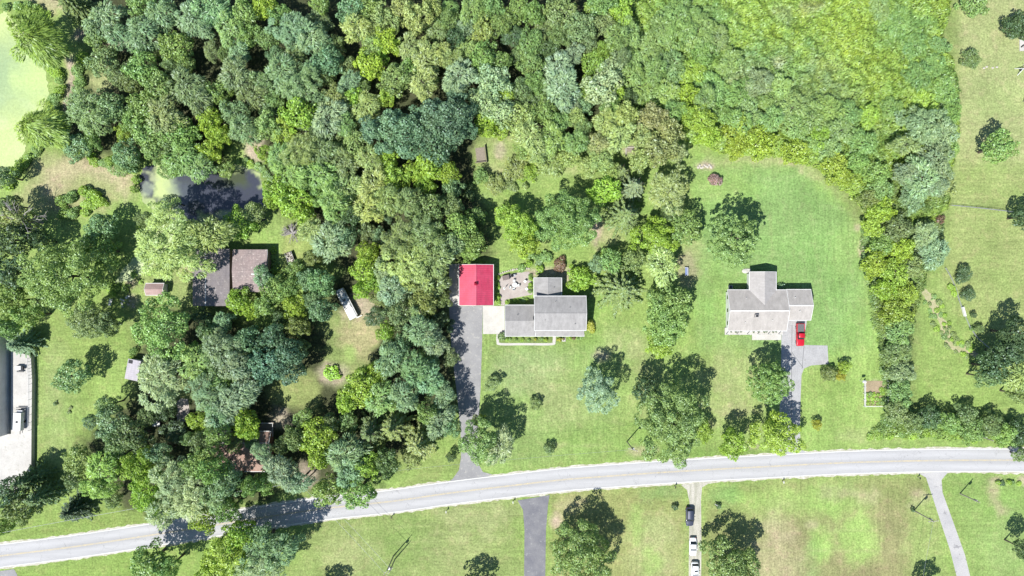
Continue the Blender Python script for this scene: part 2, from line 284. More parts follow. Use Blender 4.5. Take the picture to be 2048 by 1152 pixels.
# albedo of ground covers
LAWN = (.178, .252, .072); GREEN = (.155, .248, .082); LIME = (.215, .310, .090); OLIVE = (.170, .215, .075)
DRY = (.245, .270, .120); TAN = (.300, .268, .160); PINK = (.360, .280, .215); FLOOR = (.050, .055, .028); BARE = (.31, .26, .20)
MOSS = (.14, .185, .06)
ground_layers = [
 # lawns and fields
 ([(1900,-80),(2150,-80),(2150,340),(1905,340)], DRY, 4, 3, .9),
 ([(1890,330),(2150,330),(2150,700),(1990,700),(1880,560)], (.205,.245,.090), 5, 4, .9),
 ([(1395,330),(1600,320),(1720,440),(1760,700),(1640,720),(1400,700),(1385,500)], GREEN, 4, 3, .95),
 (ell(1450,380,60,40), LIME, 5, 4, .6), (ell(1740,720,50,120), LIME, 6, 4, .55), (ell(1660,860,110,40), LIME, 6, 4, .45),
 (ell(1440,620,30,90), LAWN, 6, 4, .6), (ell(1470,760,60,60), DRY, 6, 4, .7), (ell(1460,820,50,30), TAN, 4, 4, .5),
 ([(640,1010),(1040,995),(1040,1200),(560,1200)], OLIVE, 3, 3, .85), (ell(820,1080,60,60), (.15,.21,.065), 4, 4, .7),
 (ell(950,1040,80,30), DRY, 4, 5, .75), (ell(700,1110,50,40), DRY, 4, 4, .6), (ell(920,1120,80,40), DRY, 4, 5, .4),
 ([(1100,980),(1372,968),(1368,1200),(1100,1200)], (.200,.215,.082), 2, 2, .9),
 (ell(1310,1100,50,80), DRY, 5, 4, .8), (ell(1112,1043,12,14), PINK, 1.2, 1, .9), (ell(1140,1010,30,12), TAN, 2, 2, .5),
 (ell(1330,985,45,12), GREEN, 3, 3, .7), (ell(1272,1050,14,40), LIME, 1.8, 1.5, .7), (ell(1302,1125,20,30), LIME, 1.5, 1.5, .7),
 ([(1406,965),(1850,950),(1900,1200),(1400,1200)], (.185,.205,.080), 2, 2, .9),
 ([(1550,1030),(1830,1000),(1830,1200),(1560,1200)], (.205,.195,.095), 5, 5, .8),
 (ell(1480,990,70,18), LAWN, 4, 3, .7), (ell(1445,990,30,20), GREEN, 2, 2, .7),
 (ell(1600,1010,110,30), LIME, 3, 4, .65), (ell(1680,1000,60,34), LIME, 3, 4, .5), (ell(1642,1090,24,44), LIME, 2, 2, .9), (ell(1718,1080,42,52), LIME, 2.5, 2.5, .9),
 (ell(1700,990,50,10), TAN, 2, 3, .55), (ell(1560,1050,30,30), TAN, 3, 3, .4), (ell(1625,1050,12,8), TAN, 1, 1.2, .7),
 (ell(1550,1120,50,60), TAN, 4, 4, .55), (ell(1625,1140,14,60), GREEN, 3, 2, .5), (ell(1840,995,18,14), TAN, 1.2, 1.2, .85), (ell(1825,1012,8,6), PINK, .8, .8, .7),
 ([(1820,1000),(1870,1000),(1910,1200),(1810,1200)], (.195,.260,.085), 3, 2, .8),
 ([(1892,945),(2150,945),(2150,1200),(1940,1200)], (.170,.245,.075), 3, 2, .9), (ell(2020,1090,50,70), (.185,.26,.09), 4, 3, .7),
 (ell(1990,962,12,9), PINK, 1, 1, .8), (line([(1983,972),(1990,1000),(2005,1030)], 16), TAN, 1.2, 1.6, .75), (ell(2046,962,12,8), PINK, .8, .8, .9),
 (ell(2015,966,30,8), LIME, 1, 1, .6),
 # centre front lawn
 ([(966,670),(1280,660),(1260,900),(960,940)], (.168,.240,.078), 4, 3, .9), (ell(1050,740,70,50), (.20,.26,.11), 4, 4, .75), (ell(1120,800,60,60), DRY, 5, 5, .5),
 (ell(1200,880,90,30), LAWN, 5, 3, .6), (ell(1203,708,20,12), BARE, 1.5, 2, .85), (ell(1208,712,9,7), (.20,.17,.15), 1, 1, .7), (ell(1235,690,34,26), DRY, 3, 3, .8),
 (ell(1290,760,40,80), DRY, 5, 5, .55), (ell(1250,800,30,70), LAWN, 4, 4, .5), (ell(1205,640,18,50), LIME, 4, 3, .5),
 (ell(1400,905,180,7), (.12,.19,.05), 2, 1.5, .6), (ell(1285,902,28,6), TAN, 1, 1.2, .75), (ell(1490,893,30,4), BARE, .8, 1, .7),
 (ell(1215,460,26,34), DRY, 2, 2, .9), (ell(1192,470,10,26), PINK, 1.2, 1.2, .9), (ell(1385,500,18,50), DRY, 3, 3, .7),
 (line([(960,400),(1040,375),(1100,345)], 46), LAWN, 2, 2, .9), (line([(940,410),(1000,370),(1110,340),(1190,310)], 26), (.19,.27,.09), 2, 2, .9),
 (line([(1090,345),(1150,335),(1190,322)], 12), DRY, 1.5, 1.5, .8),
 (line([(1400,335),(1480,318),(1600,325),(1650,360),(1700,400),(1728,480),(1725,510)], [16,14,20,22,16,12,8]), DRY, 1.8, 2, .85),
 (line([(1560,322),(1605,335),(1600,345)], 6), TAN, .8, .8, .8), (ell(1724,495,5,18), PINK, .8, .8, .9), (ell(1410,332,18,5), BARE, .8, 1, .9), (ell(1715,455,6,8), PINK, .8, .8, .7),
 (ell(1690,500,20,50), LIME, 4, 4, .35),
 # mowing arcs and worn tracks
 (line([(985,700),(1010,715),(1040,745),(1060,790),(1070,830)], 3), DRY, .5, .4, 0.5),
 (line([(990,690),(1030,705),(1070,740),(1090,790)], 3), DRY, .5, .4, 0.45),
 (line([(980,720),(1000,745),(1015,790)], 2.5), DRY, .5, .4, 0.4),
 (line([(1030,742),(1150,740)], 2.5), DRY, .5, .4, 0.5),
 (line([(1010,755),(1140,757)], 2.5), DRY, .5, .4, 0.45),
 (line([(1020,770),(1130,773)], 2.5), DRY, .5, .4, 0.4),
 (line([(1085,768),(1110,768)], 6), DRY, .5, .4, 0.6),
 (line([(1100,840),(1180,835),(1250,850)], 2.5), DRY, .5, .4, 0.4),
 (line([(1080,885),(1150,892),(1200,890)], 2.5), DRY, .5, .4, 0.5),
 (line([(100,600),(95,800),(105,1000)], 3), DRY, .5, .4, 0.35),
 (line([(125,620),(120,800),(128,960)], 3), DRY, .5, .4, 0.3),
 (line([(1930,20),(2045,25)], 3), DRY, .5, .4, 0.35),
 (line([(1925,90),(2045,96)], 3), DRY, .5, .4, 0.35),
 (line([(1925,160),(2045,166)], 3), DRY, .5, .4, 0.4),
 (line([(1925,235),(2045,238)], 3), DRY, .5, .4, 0.35),
 (line([(1510,1060),(1820,1062)], 3), DRY, .5, .4, 0.4),
 (line([(1500,1100),(1820,1104)], 3), DRY, .5, .4, 0.4),
 (line([(1260,1010),(1262,1150)], 2.5), DRY, .5, .4, 0.35),
 (line([(1300,1010),(1303,1150)], 2.5), DRY, .5, .4, 0.35),
 (line([(1340,1010),(1342,1150)], 2.5), DRY, .5, .4, 0.35),
 (line([(700,1060),(1030,1040)], 3), DRY, .5, .4, 0.3),
 (line([(690,1090),(1030,1075)], 3), DRY, .5, .4, 0.3),
 (line([(1540,430),(1545,520)], 3), DRY, .5, .4, 0.35),
 (line([(1620,420),(1640,560),(1660,640)], 3), DRY, .5, .4, 0.3),
 (line([(1580,420),(1590,540)], 3), DRY, .5, .4, 0.25),
 # left side
 ([(70,600),(270,590),(290,800),(250,1000),(240,1020),(60,1030),(70,760)], (.175,.240,.070), 3, 2, .9), (ell(110,800,34,110), (.215,.265,.105), 5, 3, .7), (ell(225,780,30,70), LIME, 4, 3, .5),
 (ell(70,430,60,60), LIME, 4, 3, .5), (ell(130,475,40,25), LIME, 3, 2, .7), (ell(240,400,40,60), LIME, 4, 3, .4),
 ([(60,330),(90,300),(130,310),(200,325),(270,345),(265,400),(200,420),(160,430),(90,430),(30,400)], (.235,.245,.115), 2, 2, .9),
 (line([(95,400),(110,350),(160,330),(220,345),(262,385)], 40), TAN, 2.2, 2.2, .85),
 (line([(140,110),(146,150),(133,200),(128,232)], [12,13,11,9]), BARE, .9, 1, .9), (ell(90,3,60,14,rot=.35), TAN, 2, 2, .9), (ell(165,65,20,14), BARE, 1.5, 2, .9),
 ([(0,1060),(240,1005),(330,1000),(330,1045),(0,1090)], (.16,.22,.06), 2, 1.5, .8), ([(30,1142),(300,1096),(400,1080),(400,1200),(30,1200)], (.165,.235,.062), 2, 1.5, .9),
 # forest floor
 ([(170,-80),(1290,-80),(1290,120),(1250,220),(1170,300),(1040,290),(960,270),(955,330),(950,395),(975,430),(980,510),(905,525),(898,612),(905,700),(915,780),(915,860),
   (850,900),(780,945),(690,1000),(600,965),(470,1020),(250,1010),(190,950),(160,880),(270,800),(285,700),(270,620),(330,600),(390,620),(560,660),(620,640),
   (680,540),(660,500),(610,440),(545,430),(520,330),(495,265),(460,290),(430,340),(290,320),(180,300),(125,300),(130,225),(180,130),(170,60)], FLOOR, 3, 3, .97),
 (ell(248,82,30,12), BARE, 1.2, 2, .85), (ell(205,165,30,26), DRY, 1.5, 2, .9), (ell(370,60,12,12), BARE, 1.2, 1.5, .7), (ell(512,302,26,22,rot=.8), BARE, 1.5, 1.5, .9), (ell(515,300,30,8,rot=.9), TAN, 1, 1, .7),
 (ell(500,340,40,8,rot=.35), LIME, 1.4, 1.4, .6), (ell(572,462,34,26), OLIVE, 2, 2, .9), (ell(550,470,25,30), LIME, 2, 2, .5), (ell(600,500,44,40), (.20,.24,.08), 2, 2, .85), (ell(548,520,14,30), LIME, 1.5, 1.5, .8),
 (ell(700,680,60,70), OLIVE, 2, 3, .9), (ell(722,660,34,60), (.27,.25,.13), 2.5, 3, .9), (ell(715,620,30,22), BARE, 1.8, 2, .75), (ell(690,745,44,30), OLIVE, 2, 2, .8), (ell(664,748,28,22), BARE, 1.3, 1.3, .7),
 (ell(590,780,50,40), (.20,.235,.085), 2, 2, .9), (ell(560,835,25,22), BARE, 1.4, 1.6, .8), (ell(620,800,24,22), (.20,.235,.085), 2, 2, .8), (ell(615,950,22,22), BARE, 1.4, 1.4, .7), (ell(700,705,10,14), LIME, 1.2, 1, .8),
 ([(240,540),(360,500),(400,560),(380,600),(300,620),(285,680),(265,640),(270,600)], (.20,.245,.09), 2, 2, .9), (line([(275,580),(280,650)], 16), LAWN, 1, 1, .8), (ell(385,530,26,22), TAN, 2, 2, .7),
 (ell(360,790,22,18), OLIVE, 1.3, 1.3, .9), (ell(266,606,8,12), BARE, 1, 1, .6), (ell(262,565,10,8), PINK, .8, .8, .7),
 (ell(1000,310,52,42), (.21,.26,.095), 1.8, 2, .95), (ell(985,340,30,12), DRY, 1.5, 1.5, .7), (ell(1000,300,12,18), BARE, 1, 1.2, .6), (ell(1025,345,30,8,rot=-.4), TAN, 1.2, 1.2, .6),
 (ell(1035,265,14,12), TAN, 1.2, 1.2, .6), (ell(1262,300,16,10), BARE, 1, 1, .7),
 (ell(855,920,60,30), (.175,.235,.07), 2, 2, .9), ([(800,960),(930,900),(940,950),(800,985)], (.18,.235,.075), 1.5, 1.5, .9), (ell(900,880,24,30), LAWN, 2, 1, .8),
 ([(995,600),(1200,580),(1200,690),(995,690)], (.15,.215,.06), 1.5, 1, .8), (ell(1000,535,22,14), LIME, 1.5, 1.5, .7), (ell(1100,545,50,12), BARE, 1, 1.2, .75), (ell(1130,560,18,10), BARE, .8, .8, .6),
 (line([(1010,678),(1110,680)], 9), (.12,.16,.05), .6, .6, .8), (ell(1370,540,26,36), (.22,.19,.13), 1.5, 1.5, .6),
 (ell(1750,780,20,20), BARE, .7, .7, .6), (ell(1740,870,60,10), DRY, 2, 2, .5),
 ([(1260,200),(1600,300),(1730,450),(1790,860),(2060,890),(2060,850),(1830,800),(1840,600),(1900,440),(1920,-60),(1290,-60)], MOSS, 2.0, 1.5, .9),
]
def ground_mat():
    m, t, b = nt('lawn_ground')
    a = N(t, 'ShaderNodeAttribute'); a.attribute_name = 'patch'; c = a.outputs['Color']
    big = noise(t, .07, 6, .62); mid = noise(t, .42, 6, .7); fine = noise(t, 2.3, 5, .75)
    streak = noise(t, .9, 4, .7, stretch=(.12, 1.6, 1), rot=.05); streak2 = noise(t, .9, 4, .7, stretch=(1.6, .13, 1), rot=-.03)
    c = mix(t, rng(t, mid, .50, .66, 0, .6), c, mix(t, 1.0, c, (1.32, 1.08, 1.35), 'MULTIPLY'))
    c = mix(t, rng(t, big, .48, .66, 0, .55), c, mix(t, 1.0, c, (.88, 1.02, .85), 'MULTIPLY'))
    c = mul(t, c, rng(t, fine, .36, .64, .68, 1.32, False))
    c = mul(t, c, rng(t, noise(t, .85, 4, .7), .36, .64, .88, 1.12, False)); c = mul(t, c, rng(t, noise(t, .13, 4, .6), .36, .64, .90, 1.09, False))
    sel = rng(t, noise(t, .018, 1, .5), .46, .54, 0, 1)
    st = N(t, 'ShaderNodeMix'); t.links.new(sel, st.inputs[0]); t.links.new(streak, st.inputs[2]); t.links.new(streak2, st.inputs[3])
    c = mul(t, c, rng(t, st.outputs[0], .34, .66, .88, 1.13, False))
    clover = rng(t, noise(t, .8, 6, .8), .64, .70, 0, .4); c = mix(t, clover, c, mix(t, 1.0, c, (1.3, 1.3, 1.6), 'MULTIPLY'))
    t.links.new(c, b.inputs['Base Color']); b.inputs['Roughness'].default_value = .95; b.inputs['Specular IOR Level'].default_value = .1
    bump(t, b, fine, .12, .7); return m
xs = np.concatenate([[-2500, -900, -400, -220], np.arange(-150, 150.01, .45), [220, 400, 900, 2500]])
ys = np.concatenate([[-2500, -900, -400, -180], np.arange(-92, 92.01, .45), [180, 400, 900, 2500]])
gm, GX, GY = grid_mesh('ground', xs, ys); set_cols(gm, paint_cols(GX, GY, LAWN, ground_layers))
gm.materials.append(ground_mat()); ground = struct(link(bpy.data.objects.new('ground', gm)))

# ------------------------------------------------------------------ water
def water_mat(name, rough=.12, spec=.5, amt=.12):
    m, t, b = nt(name); a = N(t, 'ShaderNodeAttribute'); a.attribute_name = 'patch'
    c = mul(t, a.outputs['Color'], rng(t, noise(t, 1.6, 6, .7), .3, .7, 1-amt, 1+amt, False))
    t.links.new(c, b.inputs['Base Color']); b.inputs['Roughness'].default_value = rough; b.inputs['Specular IOR Level'].default_value = spec
    bump(t, b, noise(t, 3, 3, .5), .01, .3); return m
def pond(name, outline, base, layers, mat, step=.3, z=.03, seed=9, warp=.8):
    o = W2(outline); x0 = min(p[0] for p in o)-2; x1 = max(p[0] for p in o)+2; y0 = min(p[1] for p in o)-2; y1 = max(p[1] for p in o)+2
    me, X, Y = grid_mesh(name, np.arange(x0, x1, step), np.arange(y0, y1, step))
    sd = poly_sd(X, Y, o) + (fbm(X/1.5, Y/1.5, seed)-.5)*2*warp
    C = paint_cols(X, Y, base, layers, seed).reshape(-1, 3); me_keep = sd.ravel() > 0
    nx = X.shape[1]; idx = np.arange((X.shape[0]-1)*(nx-1)); a = (idx//(nx-1))*nx + idx % (nx-1)
    F = np.stack([a, a+1, a+nx+1, a+nx], -1); F = F[me_keep[F].all(1)]
    used = np.unique(F); remap = -np.ones(X.size, int); remap[used] = np.arange(len(used))
    co = np.stack([X.ravel(), Y.ravel(), np.full(X.size, z)], -1)[used]
    bpy.data.meshes.remove(me); me = raw_mesh(name, co, remap[F].ravel(), 4); set_cols(me, C[used]); me.materials.append(mat)
    return struct(link(bpy.data.objects.new(name, me)))
ALG = (.40, .47, .20); SLATE = (.046, .050, .066)
pond('duckweed_pond', [(-90,25),(10,24),(48,60),(70,120),(96,150),(98,200),(80,225),(40,245),(50,275),(52,300),(25,340),(0,375),(-90,400)], (.33,.40,.165),
     [(line([(-20,130),(30,120),(60,150),(85,190)], 7), (.24,.31,.16), 1.5, 2.5, .6), (line([(0,190),(40,200),(70,215)], 6), (.40,.45,.24), 1.2, 2.5, .6), (ell(12,150,30,22), (.16,.24,.15), 3, 4, .7), (line([(0,240),(30,260),(40,300)], 6), (.41,.45,.24), 1.2, 2.5, .5)] +
     [(ell(15,165,60,50), (.21,.29,.16), 5, 3, .85), (ell(0,110,40,40), (.22,.30,.16), 5, 3, .8), (ell(60,160,40,34), (.37,.46,.18), 5, 3, .8), (ell(30,300,50,40), (.38,.44,.20), 5, 3, .7),
      (ell(20,40,50,16), (.40,.45,.20), 4, 3, .8)], water_mat('duckweed_surface', .6, .25, .16), .25, .03)
pond('dark_pond', [(284,335),(300,330),(330,325),(380,330),(440,335),(455,325),(480,328),(520,345),(530,380),(528,420),(535,440),(500,455),(420,450),(340,440),(300,415),(280,400),(276,360)], SLATE,
     [(ell(468,352,28,24), (.060,.075,.038), 1.5, 2, .8), (ell(330,375,18,60,rot=-.25), ALG, 1.0, 2.2, .95), (ell(350,385,6,60,rot=-.15), (.25,.30,.20), 2, 1.5, .8),
      (line([(448,340),(460,332),(490,332),(520,350),(530,370)], 12), ALG, .8, 1.4, .95), (line([(280,400),(310,415),(340,440)], 12), ALG, .8, 2.0, .7),
      (line([(282,340),(300,345),(312,360)], 9), (.30,.33,.20), .7, 1.6, .8), (ell(297,376,10,8), (.30,.34,.26), .5, 1.6, .45), (ell(372,385,20,34), (.085,.10,.11), 3, 1.5, .6),
      (line([(400,430),(450,432),(520,425)], 9), (.28,.34,.18), .6, 2.2, .7)], water_mat('dark_pond_water', .1, .6, .07), .28, .03)
pond('duckweed_channel', [(225,568),(240,545),(262,520),(300,480),(320,450),(350,440),(352,480),(320,515),(295,545),(262,563),(238,566)], (.34,.40,.21), [(ell(320,470,22,20), (.35,.42,.18), 2, 2, .8)],
     water_mat('channel_duckweed', .6, .25, .06), .3, .03, warp=.4)

# ------------------------------------------------------------------ roads, drives, paths
RC = [(-400,1166),(-100,1126),(0,1112),(150,1093),(310,1069),(512,1037),(650,1017),(780,1003),(900,986),(1024,971),(1120,960),(1200,953.5),(1360,942.5),(1536,933),(1700,925),(1870,921),(2048,920.5),(2400,922)]
def smooth_path(pts, n=6):
    out = []
    for i in range(len(pts)-1):
        p0 = pts[max(i-1, 0)]; p1 = pts[i]; p2 = pts[i+1]; p3 = pts[min(i+2, len(pts)-1)]
        for k in range(n):
            t_ = k/n; out.append(tuple(.5*(2*p1[j] + (p2[j]-p0[j])*t_ + (2*p0[j]-5*p1[j]+4*p2[j]-p3[j])*t_*t_ + (3*p1[j]-p0[j]-3*p2[j]+p3[j])*t_**3) for j in (0, 1)))
    return out + [pts[-1]]
RP = [Vector((*P(x, y)[:2], 0)) for x, y in smooth_path(RC)]
def offset_rows(path, offs, z):
    vs = []
    for i, p in enumerate(path):
        d = (path[min(i+1, len(path)-1)] - path[max(i-1, 0)]).normalized(); n = Vector((-d.y, d.x, 0))
        for o in offs: q = p + n*o; vs.append((q.x, q.y, z))
    return vs
def strip(name, path, offs, z, mat, parent=None, cross=False):
    vs = offset_rows(path, offs, z); k = len(offs); fs = []
    for i in range(len(path)-1):
        for j in range(k-1): fs.append((i*k+j, (i+1)*k+j, (i+1)*k+j+1, i*k+j+1))
    me = bpy.data.meshes.new(name); me.from_pydata(vs, [], [f[::-1] for f in fs]); me.update(); me.materials.append(mat)
    if cross:
        a = me.attributes.new('cross', 'FLOAT', 'POINT'); a.data.foreach_set('value', [offs[i % k] for i in range(len(vs))])
    o = bpy.data.objects.new(name, me); return link(o, parent)
def road_mat():
    m, t, b = nt('road_surface'); a = N(t, 'ShaderNodeAttribute'); a.attribute_name = 'cross'
    ab = N(t, 'ShaderNodeMath', operation='ABSOLUTE'); t.links.new(a.outputs['Fac'], ab.inputs[0])
    d1 = rng(t, ab.outputs[0], .3, 1.2, .90, 1.07); d2 = rng(t, ab.outputs[0], 1.7, 2.5, 1, .88)
    c = mul(t, (.335, .333, .335), d1); c = mul(t, c, d2)
    c = mul(t, c, rng(t, noise(t, .5, 5, .65, stretch=(.12, 1.5, 1), rot=.12), .3, .7, .90, 1.09, False)); c = mul(t, c, rng(t, noise(t, 7, 4, .7), .3, .7, .93, 1.07, False))
    c = mix(t, rng(t, noise(t, .35, 6, .75), .60, .66, 0, .25), c, (.24, .235, .23))
    vo = N(t, 'ShaderNodeTexVoronoi'); vo.feature = 'DISTANCE_TO_EDGE'; vo.inputs['Scale'].default_value = .16; gx = N(t, 'ShaderNodeTexCoord'); wp = N(t, 'ShaderNodeMix'); wp.data_type = 'VECTOR'; wp.inputs[0].default_value = .25
    nz = N(t, 'ShaderNodeTexNoise'); nz.inputs['Scale'].default_value = .5; t.links.new(gx.outputs['Object'], nz.inputs['Vector']); ad = N(t, 'ShaderNodeVectorMath', operation='MULTIPLY_ADD'); ad.inputs[1].default_value = (3, 3, 3); t.links.new(nz.outputs['Color'], ad.inputs[0]); t.links.new(gx.outputs['Object'], ad.inputs[2])
    t.links.new(ad.outputs[0], vo.inputs['Vector']); c = mix(t, rng(t, vo.outputs['Distance'], .0, .006, .45, 0), c, (.12, .12, .12))
    t.links.new(c, b.inputs['Base Color']); b.inputs['Roughness'].default_value = .9; b.inputs['Specular IOR Level'].default_value = .2; return m
HW = 2.95
def shoulder_mat():
    m, t, b = nt('shoulder_gravel')
    c = mix(t, rng(t, noise(t, .9, 5, .7), .4, .6, 0, 1), (.46, .44, .39), (.30, .29, .20)); c = mul(t, c, rng(t, noise(t, 6, 4, .7), .3, .7, .8, 1.2, False))
    t.links.new(c, b.inputs['Base Color']); b.inputs['Roughness'].default_value = .95; return m
def shoulder():
    random.seed(5); path = []
    q = [RP[0].lerp(RP[1], 0)]
    for i in range(len(RP)-1):
        n = max(1, int((RP[i+1]-RP[i]).length/.8))
        for k in range(1, n+1): q.append(RP[i].lerp(RP[i+1], k/n))
    vs = []; fs = []
    for i, p in enumerate(q):
        d = (q[min(i+1, len(q)-1)] - q[max(i-1, 0)]).normalized(); n = Vector((-d.y, d.x, 0))
        e1 = HW+.12+.40*random.random()*(1.5 if random.random() < .15 else 1); e2 = HW+.1+.45*random.random()
        for o in (-e1, e2): v = p+n*o; vs.append((v.x, v.y, .012))
        if i: fs.append((2*i-2, 2*i, 2*i+1, 2*i-1)[::-1])
    me = bpy.data.meshes.new('road_shoulder'); me.from_pydata(vs, [], fs); me.update(); me.materials.append(shoulder_mat())
    struct(link(bpy.data.objects.new('road_shoulder', me)))
shoulder()
offs = [-HW, -2.4, -1.9, -1.4, -.9, -.45, 0, .45, .9, 1.4, 1.9, 2.4, HW]
road = struct(strip('road', RP, offs, .030, road_mat(), None, True))
strip('edge_line', RP, [2.72, 2.86], .036, M['white_line'], road); strip('edge_line', RP, [-2.86, -2.72], .036, M['white_line'], road)
strip('centre_line', RP, [.05, .15], .036, M['yellow_line'], road); strip('centre_line', RP, [-.15, -.05], .036, M['yellow_line'], road)
def sheet(name, pts, z, mat, thick=0, zpix=0):
    o = MB().poly(W2(pts, zpix), z-thick if thick else z-.02, z).build(name, mat); return struct(o)
sheet('red_garage_driveway', [(898,612),(966,612),(964,690),(961,780),(957,850),(955,910),(958,930),(966,944),(985,949),(960,958),(925,963),(890,968),(905,958),(918,940),(922,915),(921,860),(913,780),(903,700)], .022, M['asphalt'])
sheet('concrete_apron', [(966,612),(1009,612),(1009,668),(966,668)], .05, M['concrete_w'])
sheet('concrete_strip', [(898,528),(922,528),(922,611.5),(898,611.5)], .05, M['concrete_w'])
sheet('front_walk', smooth_path([(993,668.5),(993,684),(1000,690.5),(1050,690.5),(1104,690.5),(1111,684),(1111.5,672)], 4) + smooth_path([(1105.5,672),(1105,682),(1100,686),(1050,686),(1004,686),(998,682),(998,668.5)], 4), .045, M['concrete_w'])
sheet('patio', [(998,562),(1003,553),(1030,546),(1058,543),(1063,560),(1065,589),(1040,594),(1012,599),(1009,611),(1002,611)], .05, M['patio'])
sheet('beige_house_driveway', [(1563,655),(1569,640),(1614,640),(1606,690),(1655,691),(1657,728),(1622,731),(1608,737),(1603,750),(1601,800),(1600,860),(1601,895),(1612,906),(1556,908),(1560,895),(1558,840),(1562,760)], .022, M['concrete_b'])
for nm, a, b_ in (('drive_joint', (1584,650), (1582,870)), ('drive_joint', (1606,735), (1584,705)), ('drive_joint', (1604,737), (1608,692))):
    pa, pb = P(*a), P(*b_); dx, dy = pb[0]-pa[0], pb[1]-pa[1]
    j = MB().obox((pa[0]+pb[0])/2, (pa[1]+pb[1])/2, math.hypot(dx, dy), .07, .02, .028, math.atan2(dy, dx)).build('drive_joint', M['dark']); struct(j)
sheet('asphalt_driveway', [(1035,1001),(1046,1020),(1049,1060),(1048,1180),(1090,1180),(1092,1060),(1096,1010),(1099,990)], .022, M['asphalt_d'])
sheet('gravel_driveway', [(1362,970),(1374,980),(1379,1005),(1378,1080),(1377,1180),(1402,1180),(1403,1080),(1402,1000),(1404,975),(1425,962)], .022, M['gravel'])
sheet('grey_driveway', [(1838,947),(1852,955),(1862,985),(1880,1040),(1900,1100),(1920,1180),(1947,1180),(1930,1110),(1905,1040),(1885,985),(1883,960),(1897,943)], .022, M['drive_g'])
sheet('side_drive', [(0,1142),(28,1138),(35,1150),(20,1180),(-30,1180)], .022, M['asphalt'])
sheet('dirt_pad', [(354,802),(362,797),(376,798),(379,820),(374,843),(355,845),(352,825)], .022, M['patio'])
pts = smooth_path([(1845,580),(1862,600),(1875,630),(1888,650),(1895,680),(1910,695),(1935,700),(1955,712)], 4)
random.seed(8)
creek = sheet('dry_creek_bed', line(pts, [8+8*math.sin(i*.35)**2+random.random()*4 for i in range(len(pts))]), .02, surf('creek_bed', (.34, .31, .20), .95, (.25, .26, .12), .9, 4, .3))

# ------------------------------------------------------------------ foliage prototypes
def leaf_obj_mesh(name, C, Nn, A, lw, ll, var, cols=None, mat=None):
    n = len(C); Nn = Nn/np.linalg.norm(Nn, axis=1, keepdims=True)
    T = A - (A*Nn).sum(1, keepdims=True)*Nn; T /= (np.linalg.norm(T, axis=1, keepdims=True)+1e-9); B = np.cross(Nn, T)
    lw = np.broadcast_to(lw, (n,))[:, None]; ll = np.broadcast_to(ll, (n,))[:, None]
    V = np.stack([C-T*ll/2, C+B*lw/2-T*ll*.05, C+T*ll/2, C-B*lw/2-T*ll*.05], 1).reshape(-1, 3)
    me = raw_mesh(name, V, np.arange(4*n), 4)
    a = me.attributes.new('var', 'FLOAT_VECTOR', 'POINT'); v3 = np.zeros((n, 3), np.float32); v3[:, :2] = var
    a.data.foreach_set('vector', np.repeat(v3, 4, 0).ravel())
    if cols is not None: set_cols(me, np.repeat(cols, 4, 0))
    me.materials.append(mat or M['leaf']); return me
def rand_dirs(r, n):
    v = r.normal(size=(n, 3)); return v/np.linalg.norm(v, axis=1, keepdims=True)
